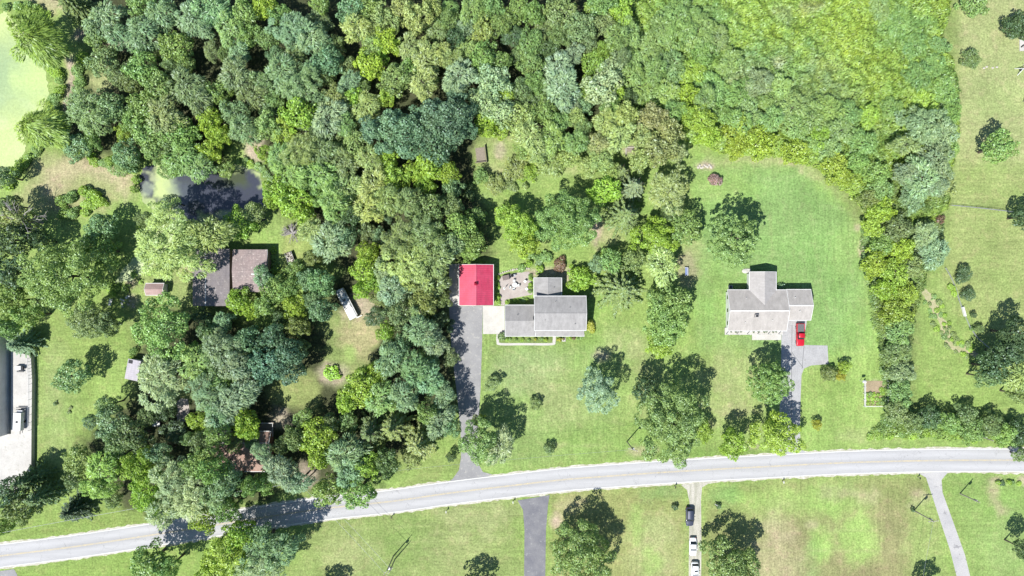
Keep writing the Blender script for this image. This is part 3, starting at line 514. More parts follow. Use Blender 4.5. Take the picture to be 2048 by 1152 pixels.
def crown(name, seed, R, nl, lr, leaf, zs=.8, cover=1.3, style='c', irreg=.16, zmin=-.45):
    r = np.random.default_rng(seed)
    k = np.arange(nl*3)+.5; z = 1-2*k/(nl*3); z = z[z > zmin][:]; sel = np.linspace(0, len(z)-1, nl).astype(int)
    z = z[sel] + r.normal(size=nl)*.05; z = np.clip(z, -1, .98); th = np.arange(nl)*2.39996*1.0 + r.normal(size=nl)*.35
    rr = np.sqrt(np.maximum(0, 1-z*z)); D = np.stack([rr*np.cos(th), rr*np.sin(th), z], 1)
    ph = r.uniform(0, 6.28, 4); ang = 1 + irreg*(np.sin(2*th+ph[0]) + .8*np.sin(3*th+ph[1]) + .6*np.sin(5*th+ph[2]))
    rad = R*r.uniform(lr[0], lr[1], nl); dist = (R*ang - rad)*r.uniform(.70, 1.07, nl); core = np.arange(nl) % 4 == 1; dist = np.where(core, dist*r.uniform(.35, .7, nl), dist); rad = np.where(core, rad*1.35, rad)
    LC = D*dist[:, None]; LC[:, 2] *= zs
    n = int(cover*(rad**2).sum()*2*math.pi/(leaf*leaf*.5))
    n = min(n, 26000)
    li = r.choice(nl, n*2, p=rad**2/(rad**2).sum()); d = rand_dirs(r, n*2)
    out = D[li]; keep = (d*out).sum(1) + .35*d[:, 2] > -.35; li = li[keep][:n]; d = d[keep][:n]; n = len(li)
    Pn = LC[li] + d*(rad[li]*r.uniform(.72, 1.10, n))[:, None]
    dd = np.linalg.norm(Pn[:, None, :]-LC[None], axis=2)/rad[None]; dd[np.arange(n), li] = 9
    k2 = dd.min(1) > .72; Pn, d, li = Pn[k2], d[k2], li[k2]; n = len(li)
    lobev = r.uniform(.2, .8, nl)[li]; hue = r.uniform(.25, .75, nl)[li]
    var = np.stack([np.clip(lobev*.45 + r.uniform(0, .55, n), 0, 1), np.clip(hue*.6+r.uniform(0, .4, n), 0, 1)], 1)
    if style == 'c':
        nn = d*.9 + rand_dirs(r, n)*.75 + np.array([0, 0, .25]); A = rand_dirs(r, n); s = leaf*r.uniform(.6, 1.35, n)
        return leaf_obj_mesh(name, Pn, nn, A, s*.75, s, var)
    if style == 'f':                                       # feathery sprays pointing outwards
        o = Pn.copy(); o[:, 2] *= .2; o /= (np.linalg.norm(o, axis=1, keepdims=True)+1e-6)
        A = o*.7 + d*.6 + rand_dirs(r, n)*.55; nn = np.array([0, 0, 1.]) + rand_dirs(r, n)*.6 + d*.35; s = leaf*r.uniform(.7, 1.5, n)
        return leaf_obj_mesh(name, Pn, nn, A, s*.38, s*1.5, var)
    if style == 'w':
        o = Pn.copy(); o[:, 2] = 0; o /= (np.linalg.norm(o, axis=1, keepdims=True)+1e-6)
        A = o*.9 + np.array([0, 0, -.75]) + rand_dirs(r, n)*.3; nn = o*.6+np.array([0, 0, .8]) + rand_dirs(r, n)*.45; s = leaf*r.uniform(.8, 1.7, n)
        return leaf_obj_mesh(name, Pn, nn, A, s*.30, s*2.0, var)
def conifer(name, seed, R, Ht, whorls=15, nb=10, leaf=.5, droop=.18):
    r = np.random.default_rng(seed); C = []; A = []; V = []; Nn = []
    for i in range(whorls):
        f = (i+.5)/whorls; z = Ht*(.12+.88*f); L = R*(1-f)**.75*1.0 + .25
        for b in range(nb if f < .8 else 6):
            a = 6.283*(b+r.random()*.6)/nb + i*.7; l = L*r.uniform(.72, 1.08); m = max(4, int(l/.10))
            t_ = np.sort(r.uniform(.12, 1, m)); d = np.array([math.cos(a), math.sin(a), -droop])
            side = np.array([-math.sin(a), math.cos(a), 0])
            for s_ in (-1, 1, 0):
                p = d*t_[:, None]*l + side*s_*(r.uniform(.05, .34, m)*(1.15-t_))[:, None]*l*.35; p[:, 2] += z - .12*l*t_**2 + r.normal(size=m)*.05
                C.append(p); A.append(np.tile(d*.8 + side*s_*.7, (m, 1)) + r.normal(size=(m, 3))*.15); V.append(np.stack([r.uniform(0, .6, m)+.4*r.random(), r.uniform(0, 1, m)], 1))
                Nn.append(np.tile([0, 0, 1.], (m, 1)) + r.normal(size=(m, 3))*.4)
    C = np.concatenate(C); n = len(C); s = leaf*r.uniform(.7, 1.3, n)
    return leaf_obj_mesh(name, C, np.concatenate(Nn), np.concatenate(A), s*.32, s*1.25, np.concatenate(V))
PROTO = {}
for Rr, tagn in ((4.0, 'm'), (6.5, 'l'), (9.0, 'x')):
    nl = {4.0: 42, 6.5: 80, 9.0: 120}[Rr]; lr = {4.0: (.16, .28), 6.5: (.115, .21), 9.0: (.09, .17)}[Rr]
    for sd in range(3): PROTO.setdefault(('c', Rr), []).append(crown('crown', 11+sd+int(Rr*10), Rr, nl, lr, .36, .8, 1.2, 'c', .10))
    for sd in range(2): PROTO.setdefault(('f', Rr), []).append(crown('crown', 51+sd+int(Rr*10), Rr, nl, lr, .42, .8, .95, 'f', .13))
for Rr in (2.0, 4.5, 6.5): PROTO[('d', Rr)] = [crown('crown', 91+k, Rr, {2.0: 30, 4.5: 110, 6.5: 240}[Rr], {2.0: (.2, .28), 4.5: (.11, .16), 6.5: (.07, .12)}[Rr], .34, .85, 1.2, 'c', .035) for k in range(2)]
PROTO[('w', 6.0)] = [crown('crown', 71+k, 6.0, 46, (.18, .28), .45, .75, 1.0, 'w', .15) for k in range(2)]
for Rr in (1.0, 2.0): PROTO[('s', Rr)] = [crown('shrub', 31+k, Rr, 13 if Rr == 1 else 20, (.28, .44), .26 if Rr == 1 else .32, .75, 1.3, 'c', .14, -.3) for k in range(4)]
PROTO[('p', 5.0)] = [conifer('crown', 5+k, 5.0, 13.0) for k in range(2)]
PROTO[('p', 3.0)] = [conifer('crown', 25+k, 3.0, 8.0, 13, 10, .42) for k in range(2)]
def trunk_mesh(seed):
    r = random.Random(seed); mb = MB(); mb.tube([(0, 0, 0), (.01, 0, .25), (0, .01, .6), (.01, .01, 1)], [.055, .038, .028, .012], 9)
    for i in range(7):
        a = i*2.4 + r.random(); z0 = .42+.07*i; l = .42-.03*i; mb.tube([(0, 0, z0), (l*.55*math.cos(a), l*.55*math.sin(a), z0+.10), (l*math.cos(a), l*math.sin(a), z0+.24)], [.018, .012, .004], 6)
    return mb.mesh('trunk', M['bark'])
TRUNKS = [trunk_mesh(k) for k in range(3)]

# colours of crowns (albedo)
LC_ = dict(G=(.205,.325,.105), L=(.260,.400,.062), B=(.178,.295,.150), T=(.135,.240,.150), Y=(.280,.365,.130), D=(.178,.258,.108), P=(.225,.320,.185), W=(.225,.345,.070), V=(.30,.40,.22), S=(.085,.145,.065),
           N=(.20,.13,.09), U=(.30,.20,.20), K=(.33,.34,.05), O=(.215,.285,.105), A=(.28,.320,.150), Q=(.205,.320,.110))
CN = dict(G='mid-green', L='yellow-green', B='blue-green', T='teal-green', Y='olive-yellow', D='dull dark-green', P='pale grey-green', W='lime-green', V='silvery-green', S='deep-green', N='brown', U='purple', K='yellow', O='olive', A='tan-green', Q='soft-green')
LAND = [('the red garage roof',952,570),('the dark pond',420,385),('the pond at far left',30,200),('the white camper',692,610),('the rusty barn roofs',460,550),('the grey-roofed house',1100,620),
 ('the beige-roofed house',1535,620),('the brown-roofed house',480,905),('the fenced vegetable bed',1750,785),('the asphalt drive mouth',940,930),('the dark asphalt drive',1070,1060),('the parked cars',1385,1080),
 ('the small brown shed',308,575),('the grey lean-to shed',275,735),('the raised concrete yard',50,830),('the purple shrub',1430,360),('the dry creek bed',1890,650),('the right-hand road end',2000,900),
 ('the tan clearing',725,660),('the grass glade',1000,310),('the left road end',100,1090),('the mown right field',1980,200),('the vine thicket',1600,100),('the top edge centre',1024,0),
 ('the top edge left part',400,0),('the top edge middle part',720,0),('the teal-green giant',850,250),('the cut hay patch',200,360),('the narrow dirt path',138,170),('the wooden yard bench',1372,542)]
LAND = [(a.replace('’', "'"), b, c) for a, b, c in LAND]
trees = []       # dicts
placed = []
def tree(px, py, r, typ='c', col='G', h=None, label=None, group=None, squash=1.0):
    trees.append(dict(px=px, py=py, r=r, typ=typ, col=col, h=h, label=label, group=group, sq=squash))
T = lambda s_: [tree(float(a[0]), float(a[1]), float(a[2]), a[3], a[4], float(a[5]) if len(a) > 5 else None) for a in (q.split() for q in s_.strip().split(';') if q.strip())]
# px py radius(px) type colour [height]
T('''    145 8 38 p D 12; 212 38 36 f B; 240 70 26 f B; 190 75 24 c G;8 352 24 c B; 282 2 34 c G; 325 30 34 f B; 288 72 36 f B; 352 92 38 c G; 385 40 36 f B;
430 20 36 f B; 462 62 32 f G; 492 20 34 c G; 500 70 30 c G; 478 105 26 f B;205 122 40 c D 9; 238 150 26 c D 8; 285 135 34 c G; 318 172 36 c G; 262 165 24 c D; 345 130 26 c D; 375 175 38 f D; 405 205 30 f D; 440 185 30 c G; 470 150 34 f D; 505 195 28 f D;
175 222 46 f D 11; 218 215 34 c D 10; 290 212 36 c G; 268 245 28 c G; 332 235 40 f O; 365 265 34 c G; 300 270 38 c G; 420 245 30 c L; 442 268 24 c L; 422 300 25 c L; 345 285 30 c D; 150 292 32 c B 8; 185 282 20 c G 7; 250 308 32 c B 8; 248 268 22 c L 6;
315 305 32 c G; 365 318 34 f G; 395 334 30 f G; 335 340 20 f G 8; 470 225 32 c D; 490 260 34 f D; 452 340 18 c G 6;
528 12 28 c L; 560 30 26 c G; 585 60 42 f B; 625 75 34 f B; 532 75 28 c D; 552 110 22 c B; 570 145 36 f B; 600 172 42 f B; 625 140 26 f B; 655 118 34 c B; 640 5 24 c G; 700 18 34 c B; 735 12 28 c G; 715 55 34 f Y; 770 40 36 c Y; 805 15 32 c Y; 835 35 36 c Y; 865 15 26 c Y;
895 40 26 c D; 912 75 26 c S; 745 90 28 c G; 775 82 30 c L; 738 128 34 c L; 762 112 20 c L; 790 158 36 c G; 815 140 26 c G; 820 95 30 f Y; 850 120 34 f Y; 880 105 26 f Y; 845 165 34 f Y; 905 118 24 f O; 945 22 32 f G; 930 55 22 c P 9; 985 15 30 c G; 965 62 26 c Y; 1005 48 28 c G;
968 112 34 c G; 1000 125 26 c G; 922 150 36 f P; 905 178 24 f P; 985 165 40 c V; 965 205 40 c V; 1002 220 34 c V; 972 248 28 c L; 1010 185 24 c L;       745 258 26 c T 14; 935 262 22 c T 13; 
700 165 28 f B; 672 195 28 c O; 705 195 22 c L; 735 215 30 f Y; 772 198 22 c L; 595 228 36 c L; 660 235 38 f P; 690 250 28 f G; 552 195 24 c G; 528 165 26 f D; 535 255 30 c G; 565 265 24 f L; 605 300 42 f O; 645 300 36 f D; 560 312 30 f G; 590 348 36 f G; 640 350 38 f G; 528 305 20 c L; 690 330 30 f O;
715 285 32 c Y; 742 320 32 f Y; 775 322 24 c L; 700 375 34 f Y; 745 370 36 f Y; 790 355 30 c L; 825 345 26 c L; 862 330 36 c L; 895 345 28 c L; 850 372 26 c L; 905 376 26 c B 9; 560 380 34 c L; 590 408 34 c L; 612 430 22 c L; 545 400 20 c L;
1038 15 28 c G; 1070 25 28 c G; 1062 85 32 c G; 1060 125 30 c G; 1068 165 28 c G; 1125 25 38 c D; 1160 55 36 c D; 1118 75 28 c D; 1095 100 24 c S; 1125 175 40 f P; 1118 140 34 f P; 1148 108 24 f P; 1140 205 22 f P; 1188 130 32 c W; 1222 140 32 c V; 1205 175 40 c V; 1180 175 28 c W; 1205 105 26 c W; 1232 185 22 c L;
1232 78 30 f G; 1205 50 26 c D; 1045 175 28 c D; 1038 235 32 c Y; 1088 222 30 c G; 1120 245 28 c G; 1150 235 22 c Y; 1060 275 34 f Y; 1105 278 30 f G; 1080 305 24 f O; 1150 285 26 f G; 1165 255 20 c D;
1212 245 30 f Y; 1250 230 32 c Y; 1240 270 32 f Y; 1200 285 26 c A; 1305 238 32 c A; 1340 262 32 c A; 1320 300 34 c A; 1290 275 28 c Y; 1205 320 26 c Y; 1280 322 26 c Y; 1355 305 22 c A; 1225 345 22 c Y;1402 240 32 c L 10; 1418 270 24 c L 9; 1375 225 20 c L 8;
1485 262 38 c K2 8; 1520 285 34 c K2 8; 1475 295 28 c K2 7; 1595 300 30 c K2 6; 1672 332 32 c K2 7; 1690 355 22 c K2 6;
1850 250 44 f P 10; 1885 270 30 f P 9; 1812 290 26 f O 9; 1870 318 36 f P 10; 1845 360 40 f P 10; 1875 370 28 f P 9; 1810 345 24 f P 9; 1825 395 28 f P 8; 1755 345 30 c G 7; 1725 285 28 f Q 7; 1765 380 26 c G 7;
   1035 450 42 c L 11; 1050 485 30 c L 10; 1010 430 24 c L 9; 1210 380 34 c L 10; 1240 345 24 p D 9; 1265 375 30 p P 12; 1248 432 42 p O 12; 1338 382 44 f Y 11; 1310 475 48 c K2 11; 1372 455 38 c G 10; 1325 532 38 f Y 10; 1340 420 24 c D 9;
1160 558 28 c L 5; 1195 528 18 c B 6; 1212 515 16 c L 5; 1240 580 54 p O 11; 1222 522 26 c G 8; 1268 522 26 c D 9; 1332 640 46 c G 11; 1352 600 34 c G 10; 1315 600 26 c G 9; 1318 695 28 c L 7; 1340 665 28 c G 8;
 2052 432 28 c S 9; 1945 115 22 f D 4; 1952 2 30 c G 6; 2038 50 30 c S 7; 2052 55 26 c S 7; 1930 550 17 f S 3.5; 1939 590 14 f S 3;
200 455 36 c B 9; 205 500 32 c G 10; 180 485 20 c G 8;     25 480 38 c S 13; 75 480 26 c S 10; 30 545 38 c S 14; 20 600 36 c G 13; 55 630 28 c G 12; 15 650 26 c G 11; 30 440 34 c Y 10;
       295 440 20 c D 12; 342 404 18 c B 9; 480 445 34 c L 8; 505 425 24 c O 8; 175 640 42 c D 11; 210 650 26 c D 10;
    42 688 32 p P 9;   415 665 24 c B 10; 440 700 46 f P 14; 395 725 40 f G 14; 475 735 36 f P 14;    350 715 34 c S 12; 420 780 44 f B 14; 455 815 40 f P 14; 480 790 34 f P 14; 490 845 30 c L 12;
395 842 24 c L 7; 445 760 32 c G 13; 475 600 28 c L 8; 500 620 22 c L 8; 548 580 32 c G 10; 530 610 28 c G 10; 590 612 28 c L 10; 580 575 26 c G 10; 595 655 26 c O 9; 615 560 24 c B 9; 500 680 34 c T 13; 545 670 28 c T 12; 575 705 36 c T 13; 530 730 38 c T 13; 580 745 30 c T 12; 490 740 24 c T 12;
640 566 30 c B 11; 643 618 29 c B 11; 626 598 20 c B 10; 728 540 32 c L 11; 735 505 26 c L 11; 724 580 22 c L 10; 750 565 24 c L 10; 785 580 34 f P 13; 770 545 24 f P 12; 660 480 40 f P 12; 625 460 28 f Y 11; 690 470 30 c B 11; 670 410 34 f G 14; 705 430 26 c S 13; 740 415 32 f Y 14; 780 400 28 f Y 14; 820 405 32 f D 14;
800 480 46 f O 15; 850 470 44 f O 15; 820 530 50 f Y 15; 870 520 38 f O 15; 855 565 34 f O 12; 920 455 38 c G 13; 945 480 28 c G 12; 905 490 30 c P 13; 860 415 34 c D 13; 905 410 26 c D 11; 955 430 20 c G 8; 940 500 24 c G 10;
800 625 34 c D 13; 835 620 34 p D 14; 840 660 36 f B 13; 866 680 32 f P 10.5; 772 665 22 c L 8; 800 690 28 c B 11; 878 640 22 c S 7; 780 720 34 f B 13; 830 735 32 f B 13; 902 715 18 c D 6; 856 755 34 f B 10.5; 888 790 26 f B 9.5; 720 775 40 c L 12; 755 745 28 c L 11; 760 795 36 f G 12; 695 800 26 c L 11; 810 790 34 f B 13;
790 850 44 p Y 15; 745 860 38 p O 14; 840 885 44 p Y 14; 880 840 34 f P 12; 905 855 24 c B 11; 855 825 28 c G 12; 635 870 36 c L 12; 640 915 28 c L 11; 590 875 26 c D 11; 565 945 36 f P 13; 530 965 26 c G 11; 595 965 24 f P 12; 695 905 40 f B 13; 735 930 28 c L 12; 700 945 30 f B 13; 655 985 34 c G 12; 715 985 36 c G 12; 770 925 28 c D 11;
   985 768 18 f O 4; 958 842 16 c K2 6; 1070 808 14 c O 3; 1098 898 13 c D 3; 902 914 11 c S 3.5;
     1405 862 24 c K2 6; 1290 780 26 c S 11;     
1660 748 18 c O 3.5; 1690 735 15 c L 3.5; 1682 752 14 c K 2.5; 1635 850 12 c K 3;
1765 420 28 c L 7; 1745 455 22 c L 6; 1798 455 34 c D 8; 1765 490 24 c G 6; 1805 500 30 c L 7; 1755 525 30 c K2 6; 1795 545 34 c K2 7; 1825 535 26 c O 7; 1870 505 30 f P 7; 1850 470 24 f P 7; 1775 580 26 c L 6; 1815 590 26 c K2 6; 1795 625 30 c K2 6; 1800 665 28 f G 6; 1795 705 28 f D 6; 1806 745 26 f P 6; 1802 785 25 f G 6; 1795 825 24 c D 6;
1825 845 22 c D 6; 1862 835 24 c S 6; 1900 845 24 c G 6; 1935 830 26 c D 6; 1950 860 28 c G 6; 1985 850 26 c D 6; 2010 870 26 c G 6; 2040 865 28 c S 6; 2040 910 16 c G 5;
2030 665 34 c S 12; 1990 735 34 c S 12; 2020 705 34 c S 12; 2035 750 38 f Y 13; 1975 755 24 c D 11; 2045 790 24 c O 11; 1960 658 10 c D 2.5; 1948 630 7 c S 2;
225 845 36 c B 11; 265 875 38 c D 12; 235 885 30 c B 11; 215 810 24 c B 10; 182 843 16 f S 5; 158 925 36 c Y 10; 205 935 40 f W 12; 195 975 30 f W 11; 150 960 24 c D 10; 20 985 36 c S 12; 60 960 30 p D 12; 85 990 30 p D 12; 40 1020 34 c D 12; 10 1050 22 c G 10; 148 1020 34 p S 9;
285 935 42 c L 14; 300 985 44 c L 14; 345 960 44 f V 15; 385 1000 46 f V 15; 330 1020 40 f V 14; 430 938 36 c G 18; 395 925 30 c G 16; 430 990 34 f B 13; 455 1020 30 c G 13; 410 1040 28 c L 12; 320 905 26 c B 13; 458 962 32 c B 17; 505 968 24 c G 14;
295 1125 40 c G 12; 335 1135 30 c G 12; 455 1115 50 c L 14; 520 1090 44 f B 14; 520 1135 44 f V 14; 425 1145 36 c L 13;       
945 1180 34 c D 9; 2050 1100 22 c S 10; 1860 1190 26 c G 9; 640 1200 30 c G 9; 20 410 22 c S 9''')
tree(1467, 478, 54, 'd', 'G', 16, 'round dense dome-shaped shade tree on the lawn above left of the beige-roofed house')
tree(1540, 766, 44, 'd', 'G', 12.5, 'round clipped-looking tree beside the beige house driveway below the porch')
tree(1345, 848, 78, 'c', 'G', 18, 'biggest spreading tree on the front lawn between the two houses', 'large solitary lawn trees')
tree(1196, 783, 42, 'f', 'P', 13, 'pale blue-green tree alone on the grey house front lawn', 'large solitary lawn trees')
tree(1466, 888, 31, 'c', 'L', 10, 'small yellow-green tree leaning over the road edge beside the biggest lawn tree')
tree(1557, 872, 46, 'c', 'L', 11, 'bright yellow-green maple overhanging the beige house driveway near the road')
tree(1165, 1118, 68, 'c', 'G', 14, 'large dark tree beside the dark asphalt drive at the bottom edge', 'large solitary lawn trees')
tree(1466, 1140, 60, 'c', 'G', 13, 'wide green tree right of the parked cars at the bottom edge', 'large solitary lawn trees')
tree(958, 884, 46, 'c', 'Q', 14, 'mid-green leafy tree overhanging the driveway mouth of the red garage'); tree(1000, 895, 32, 'f', 'V', 11, 'silvery tree touching the right side of the green driveway-mouth tree')
tree(68, 76, 58, 'w', 'W', 14, 'largest willow, at the top of the duckweed pond')
tree(82, 252, 50, 'w', 'W', 12, 'second willow, lower down the duckweed pond bank')
tree(126, 552, 72, 'c', 'G', 18, 'huge mid-green tree left of the duckweed channel')
tree(338, 488, 74, 'f', 'Y', 18, 'huge olive tree over the duckweed channel left of the barns')
tree(418, 470, 42, 'f', 'Y', 16, 'olive tree standing between the dark pond and the barns')
tree(328, 655, 60, 'c', 'G', 17, 'huge mid-green tree right below the small brown shed')
tree(142, 752, 36, 'c', 'B', 9.5, 'dark round tree alone on the left lawn beside the raised yard')
tree(800, 262, 58, 'c', 'T', 17, 'left teal-green crown of the giant above the red garage')
tree(885, 238, 58, 'c', 'T', 18, 'right teal-green crown of the giant above the red garage')
tree(868, 290, 42, 'c', 'T', 16, 'lower teal-green crown of the giant above the red garage')
tree(322, 756, 60, 'f', 'V', 15, 'silvery leafy tree covering the grey lean-to shed')
tree(2000, 292, 38, 'c', 'G', 11, 'dark lawn tree on the mown right field below the garden swing')
tree(1135, 442, 66, 'c', 'G', 16, 'broad mid-green tree behind the patio of the grey-roofed house')
tree(1205, 2, 32, 'c', 'G', 11); tree(1240, 25, 30, 'c', 'L', 9); tree(1222, 215, 24, 'c', 'G', 9)
LC_['K2'] = (.250, .355, .055); CN['K2'] = 'mustard-green'
# vine thicket mounds that are separate bushy trees
T('''565 1100 36 f B 14; 480 1072 34 c L 14; 1030 335 26 f O 4; 1060 345 22 c L 3.5; 1100 328 28 f Y 5; 1072 312 24 f Y 6; 1140 315 24 c Y 6; 990 368 22 f O 4; 1175 335 22 c Y 6; 962 352 18 c G 4; 1045 300 22 c G 6; 1000 262 20 c L 6;
1255 60 28 f G 8; 1262 150 28 f Q 8; 1310 140 28 f G 9; 1410 105 32 c G 7; 1462 122 28 f G 7; 1520 165 28 f P 7; 1560 172 24 f G 6; 1480 246 26 f G 8; 1410 205 28 f Q 8; 1350 222 24 f G 8; 1542 240 26 f G 8; 1700 225 26 f Q 6; 1740 232 24 f L 5; 1785 215 22 f G 5; 1660 300 24 f Q 6; 1330 60 30 f Q 7; 1435 80 26 f Q 6; 1870 130 26 f Q 4.5; 1830 90 26 f G 4.5; 1880 90 20 f Q 4; 1760 15 24 f Q 4; 1715 320 26 c G 7; 1740 400 24 c O 6; 1900 300 20 f G 5; 1895 370 20 f O 5;
440 862 28 c G 15; 420 905 28 c G 16; 405 880 26 c D 14; 500 860 22 c L 11; 525 900 20 f P 12; 440 830 28 f B 14; 850 600 30 c O 13; 590 540 22 c G 7;
1360 40 52 f G 4.5; 1400 60 44 f G 4.5; 1270 120 28 f G 6; 1305 88 30 f Q 6; 1345 128 34 f Q 6; 1285 175 34 f G 6; 1335 185 34 f G 6; 1385 140 30 f L 5; 1380 190 30 c L 6; 1432 175 32 f G 5; 1480 190 34 f G 5; 1500 225 30 f Q 6; 1545 195 34 f G 5; 1585 215 32 f Q 6; 1625 235 32 f G 6; 1660 215 28 f G 6;
1685 260 28 f G 6; 1640 275 24 f L 5; 1590 255 26 f Q 6; 1440 225 26 f G 6; 1840 150 30 f G 4.5; 1890 180 24 f G 4; 1905 225 20 f G 5; 1800 45 26 f G 4.5; 1850 200 24 f L 4; 1620 290 20 f G 5''')

rs = random.Random(42)
# extra woodland trees wherever the listed crowns leave the forest too open
def cov(px, py):
    return min(math.hypot(px-t_['px'], py-t_['py'])/t_['r'] for t_ in trees)
np_ = 0
fx = [(300,110),(420,95),(455,110),(335,75),(370,130),(640,45),(675,85),(600,105),(690,130),(655,160),(720,175),(635,200),(545,225),(500,240),(870,70),(935,90),(900,20),(1025,75),(1030,110),(1090,60),(1175,90),(1010,260),(1060,205),(980,-10),(1185,20),(1170,205),(1090,180),(1240,110),(1255,200),(640,265),(670,290),(715,250),(620,245),(680,385),(640,395),(770,430),(735,460),(760,470),(760,600),(800,560),(880,600),(755,640),(850,700),(820,770),(700,850),(660,850),(760,885),(820,920),(605,840),(570,890),(500,880),(345,860),(290,830),(330,820),(260,920),(230,1000),(470,880),(380,880),(605,700),(440,640),(430,745),(560,640),(530,560),(620,520),(610,690),(400,640),(240,340)]
for (px, py) in fx:
    c_ = cov(px, py)
    if c_ > .72:
        tree(px+rs.uniform(-6, 6), py+rs.uniform(-6, 6), rs.uniform(18, 26), rs.choice('cf'), rs.choice('DGSOBD'), rs.uniform(6, 9))

def pick(typ, rm, k):
    opts = [kk for kk in PROTO if kk[0] == typ]; kk = min(opts, key=lambda q: abs(math.log(q[1]/rm)))
    return PROTO[kk][k % len(PROTO[kk])], kk[1]
def landmark(px, py):
    nm, lx, ly = min(LAND, key=lambda q: math.hypot(q[1]-px, q[2]-py)); dx, dy = px-lx, py-ly
    if math.hypot(dx, dy) < 26: return nm, 'right beside'
    a = math.degrees(math.atan2(-dy, dx)) % 360
    return nm, ['right of', 'above right of', 'above', 'above left of', 'left of', 'below left of', 'below', 'below right of'][int((a+22.5)//45) % 8]
ORD2 = 'first second third fourth fifth sixth seventh eighth ninth tenth eleventh twelfth thirteenth fourteenth fifteenth sixteenth'.split()
ORD = ['nearest', 'second nearest', 'third nearest', 'fourth nearest', 'fifth nearest', 'sixth nearest', 'seventh nearest', 'eighth nearest', 'ninth nearest', 'tenth nearest'] + [q + ' nearest' for q in 'eleventh twelfth thirteenth fourteenth fifteenth sixteenth seventeenth eighteenth nineteenth twentieth'.split()] + ['farthest']*40
NAMES = dict(c='deciduous_tree', f='feathery_tree', d='shade_tree', w='willow_tree', p='conifer_tree')
KW = dict(c='leafy tree', f='feathery tree', d='round tree', w='willow', p='conifer')
GRP = dict(c='leafy broad-crowned trees', f='feathery-leaved trees', d='dense round lawn trees', w='willows by the duckweed pond', p='conifers')
buckets = {}
for t_ in trees:
    lm, d_ = landmark(t_['px'], t_['py']); t_['key'] = (lm, d_, t_['col'], t_['typ'])
    L_ = next(q for q in LAND if q[0] == lm); t_['ld'] = math.hypot(t_['px']-L_[1], t_['py']-L_[2]); buckets.setdefault(t_['key'], []).append(t_)
for k_, ts in buckets.items():
    ts.sort(key=lambda q: q['ld'])
    for i, t_ in enumerate(ts):
        if t_['label']: continue
        lm, d_, c_, ty = k_; size = 'small' if t_['r'] < 20 else 'medium' if t_['r'] < 34 else 'broad'
        pre = '' if len(ts) == 1 else ', ' + ORD[i] + ' such tree'
        t_['label'] = f"{size} {CN[c_]} {KW[ty]}{pre} {d_} {lm}"
        if len(t_['label'].split()) > 16: t_['label'] = f"{CN[c_]} {KW[ty]}{pre.replace(' such tree', '')} {d_} {lm}"
for i, t_ in enumerate(trees):
    z = {'p': .45}.get(t_['typ'], .68)
    k0 = S*(H-(t_['h'] or 12)*z)/H; rm = t_['r']*k0*1.04; h = t_['h'] or min(18, 3.5+1.75*rm) * (.95 + .1*rs.random())
    h = max(h, 1.25*rm)*(1.12 if t_['h'] and not t_['label'] and h > 6 else 1)
    k0 = S*(H-h*z)/H; rm = t_['r']*k0*1.04; X = (t_['px']-1024)*k0; Y = (576-t_['py'])*k0
    me, Rp = pick(t_['typ'], rm, rs.randrange(12)); s_ = rm/Rp
    root = empty(NAMES[t_['typ']], (X, Y, 0), t_['label'], 'willow' if t_['typ'] == 'w' else 'conifer' if t_['typ'] == 'p' else 'tree', t_['group'] or GRP[t_['typ']])
    tr = bpy.data.objects.new('trunk', TRUNKS[i % 3]); link(tr, root); cr = bpy.data.objects.new('crown', me); link(cr, root)
    cr.rotation_euler = (0, 0, rs.uniform(0, 6.28)) if t_['typ'] != 'w' else (0, 0, rs.uniform(0, 6.28))
    if t_['typ'] == 'p':
        hp = {5.0: 13.0, 3.0: 8.0}[Rp]; cr.scale = (s_, s_, h/(hp+.2)); tr.scale = (h*.55, h*.55, h*.93)
    else:
        sz = min(max(s_, .36*h/(.8*Rp)), 1.5*s_, (h*.92)/(1.6*Rp*.8*1.05)); vs = .8*Rp*sz; cr.location = (0, 0, h - vs*1.03); q_ = .03 if t_['group'] or t_['typ'] == 'd' else .12; cr.scale = (s_*rs.uniform(1-q_, 1+q_), s_*rs.uniform(1-q_, 1+q_), sz); cr.rotation_euler[0] = rs.uniform(-.2, .2); cr.rotation_euler[1] = rs.uniform(-.2, .2)
        tr.scale = (h*.9 if h < 8 else 7.5+h*.1, h*.9 if h < 8 else 7.5+h*.1, (h - vs*.45))
        tr.scale[0] = tr.scale[1] = min(tr.scale[0], rm*1.5)
    c_ = LC_[t_['col']]; j = rs.uniform(.88, 1.14); cr.color = (c_[0]*j*rs.uniform(.93, 1.12), c_[1]*j, c_[2]*j*rs.uniform(.82, 1.05), 1)

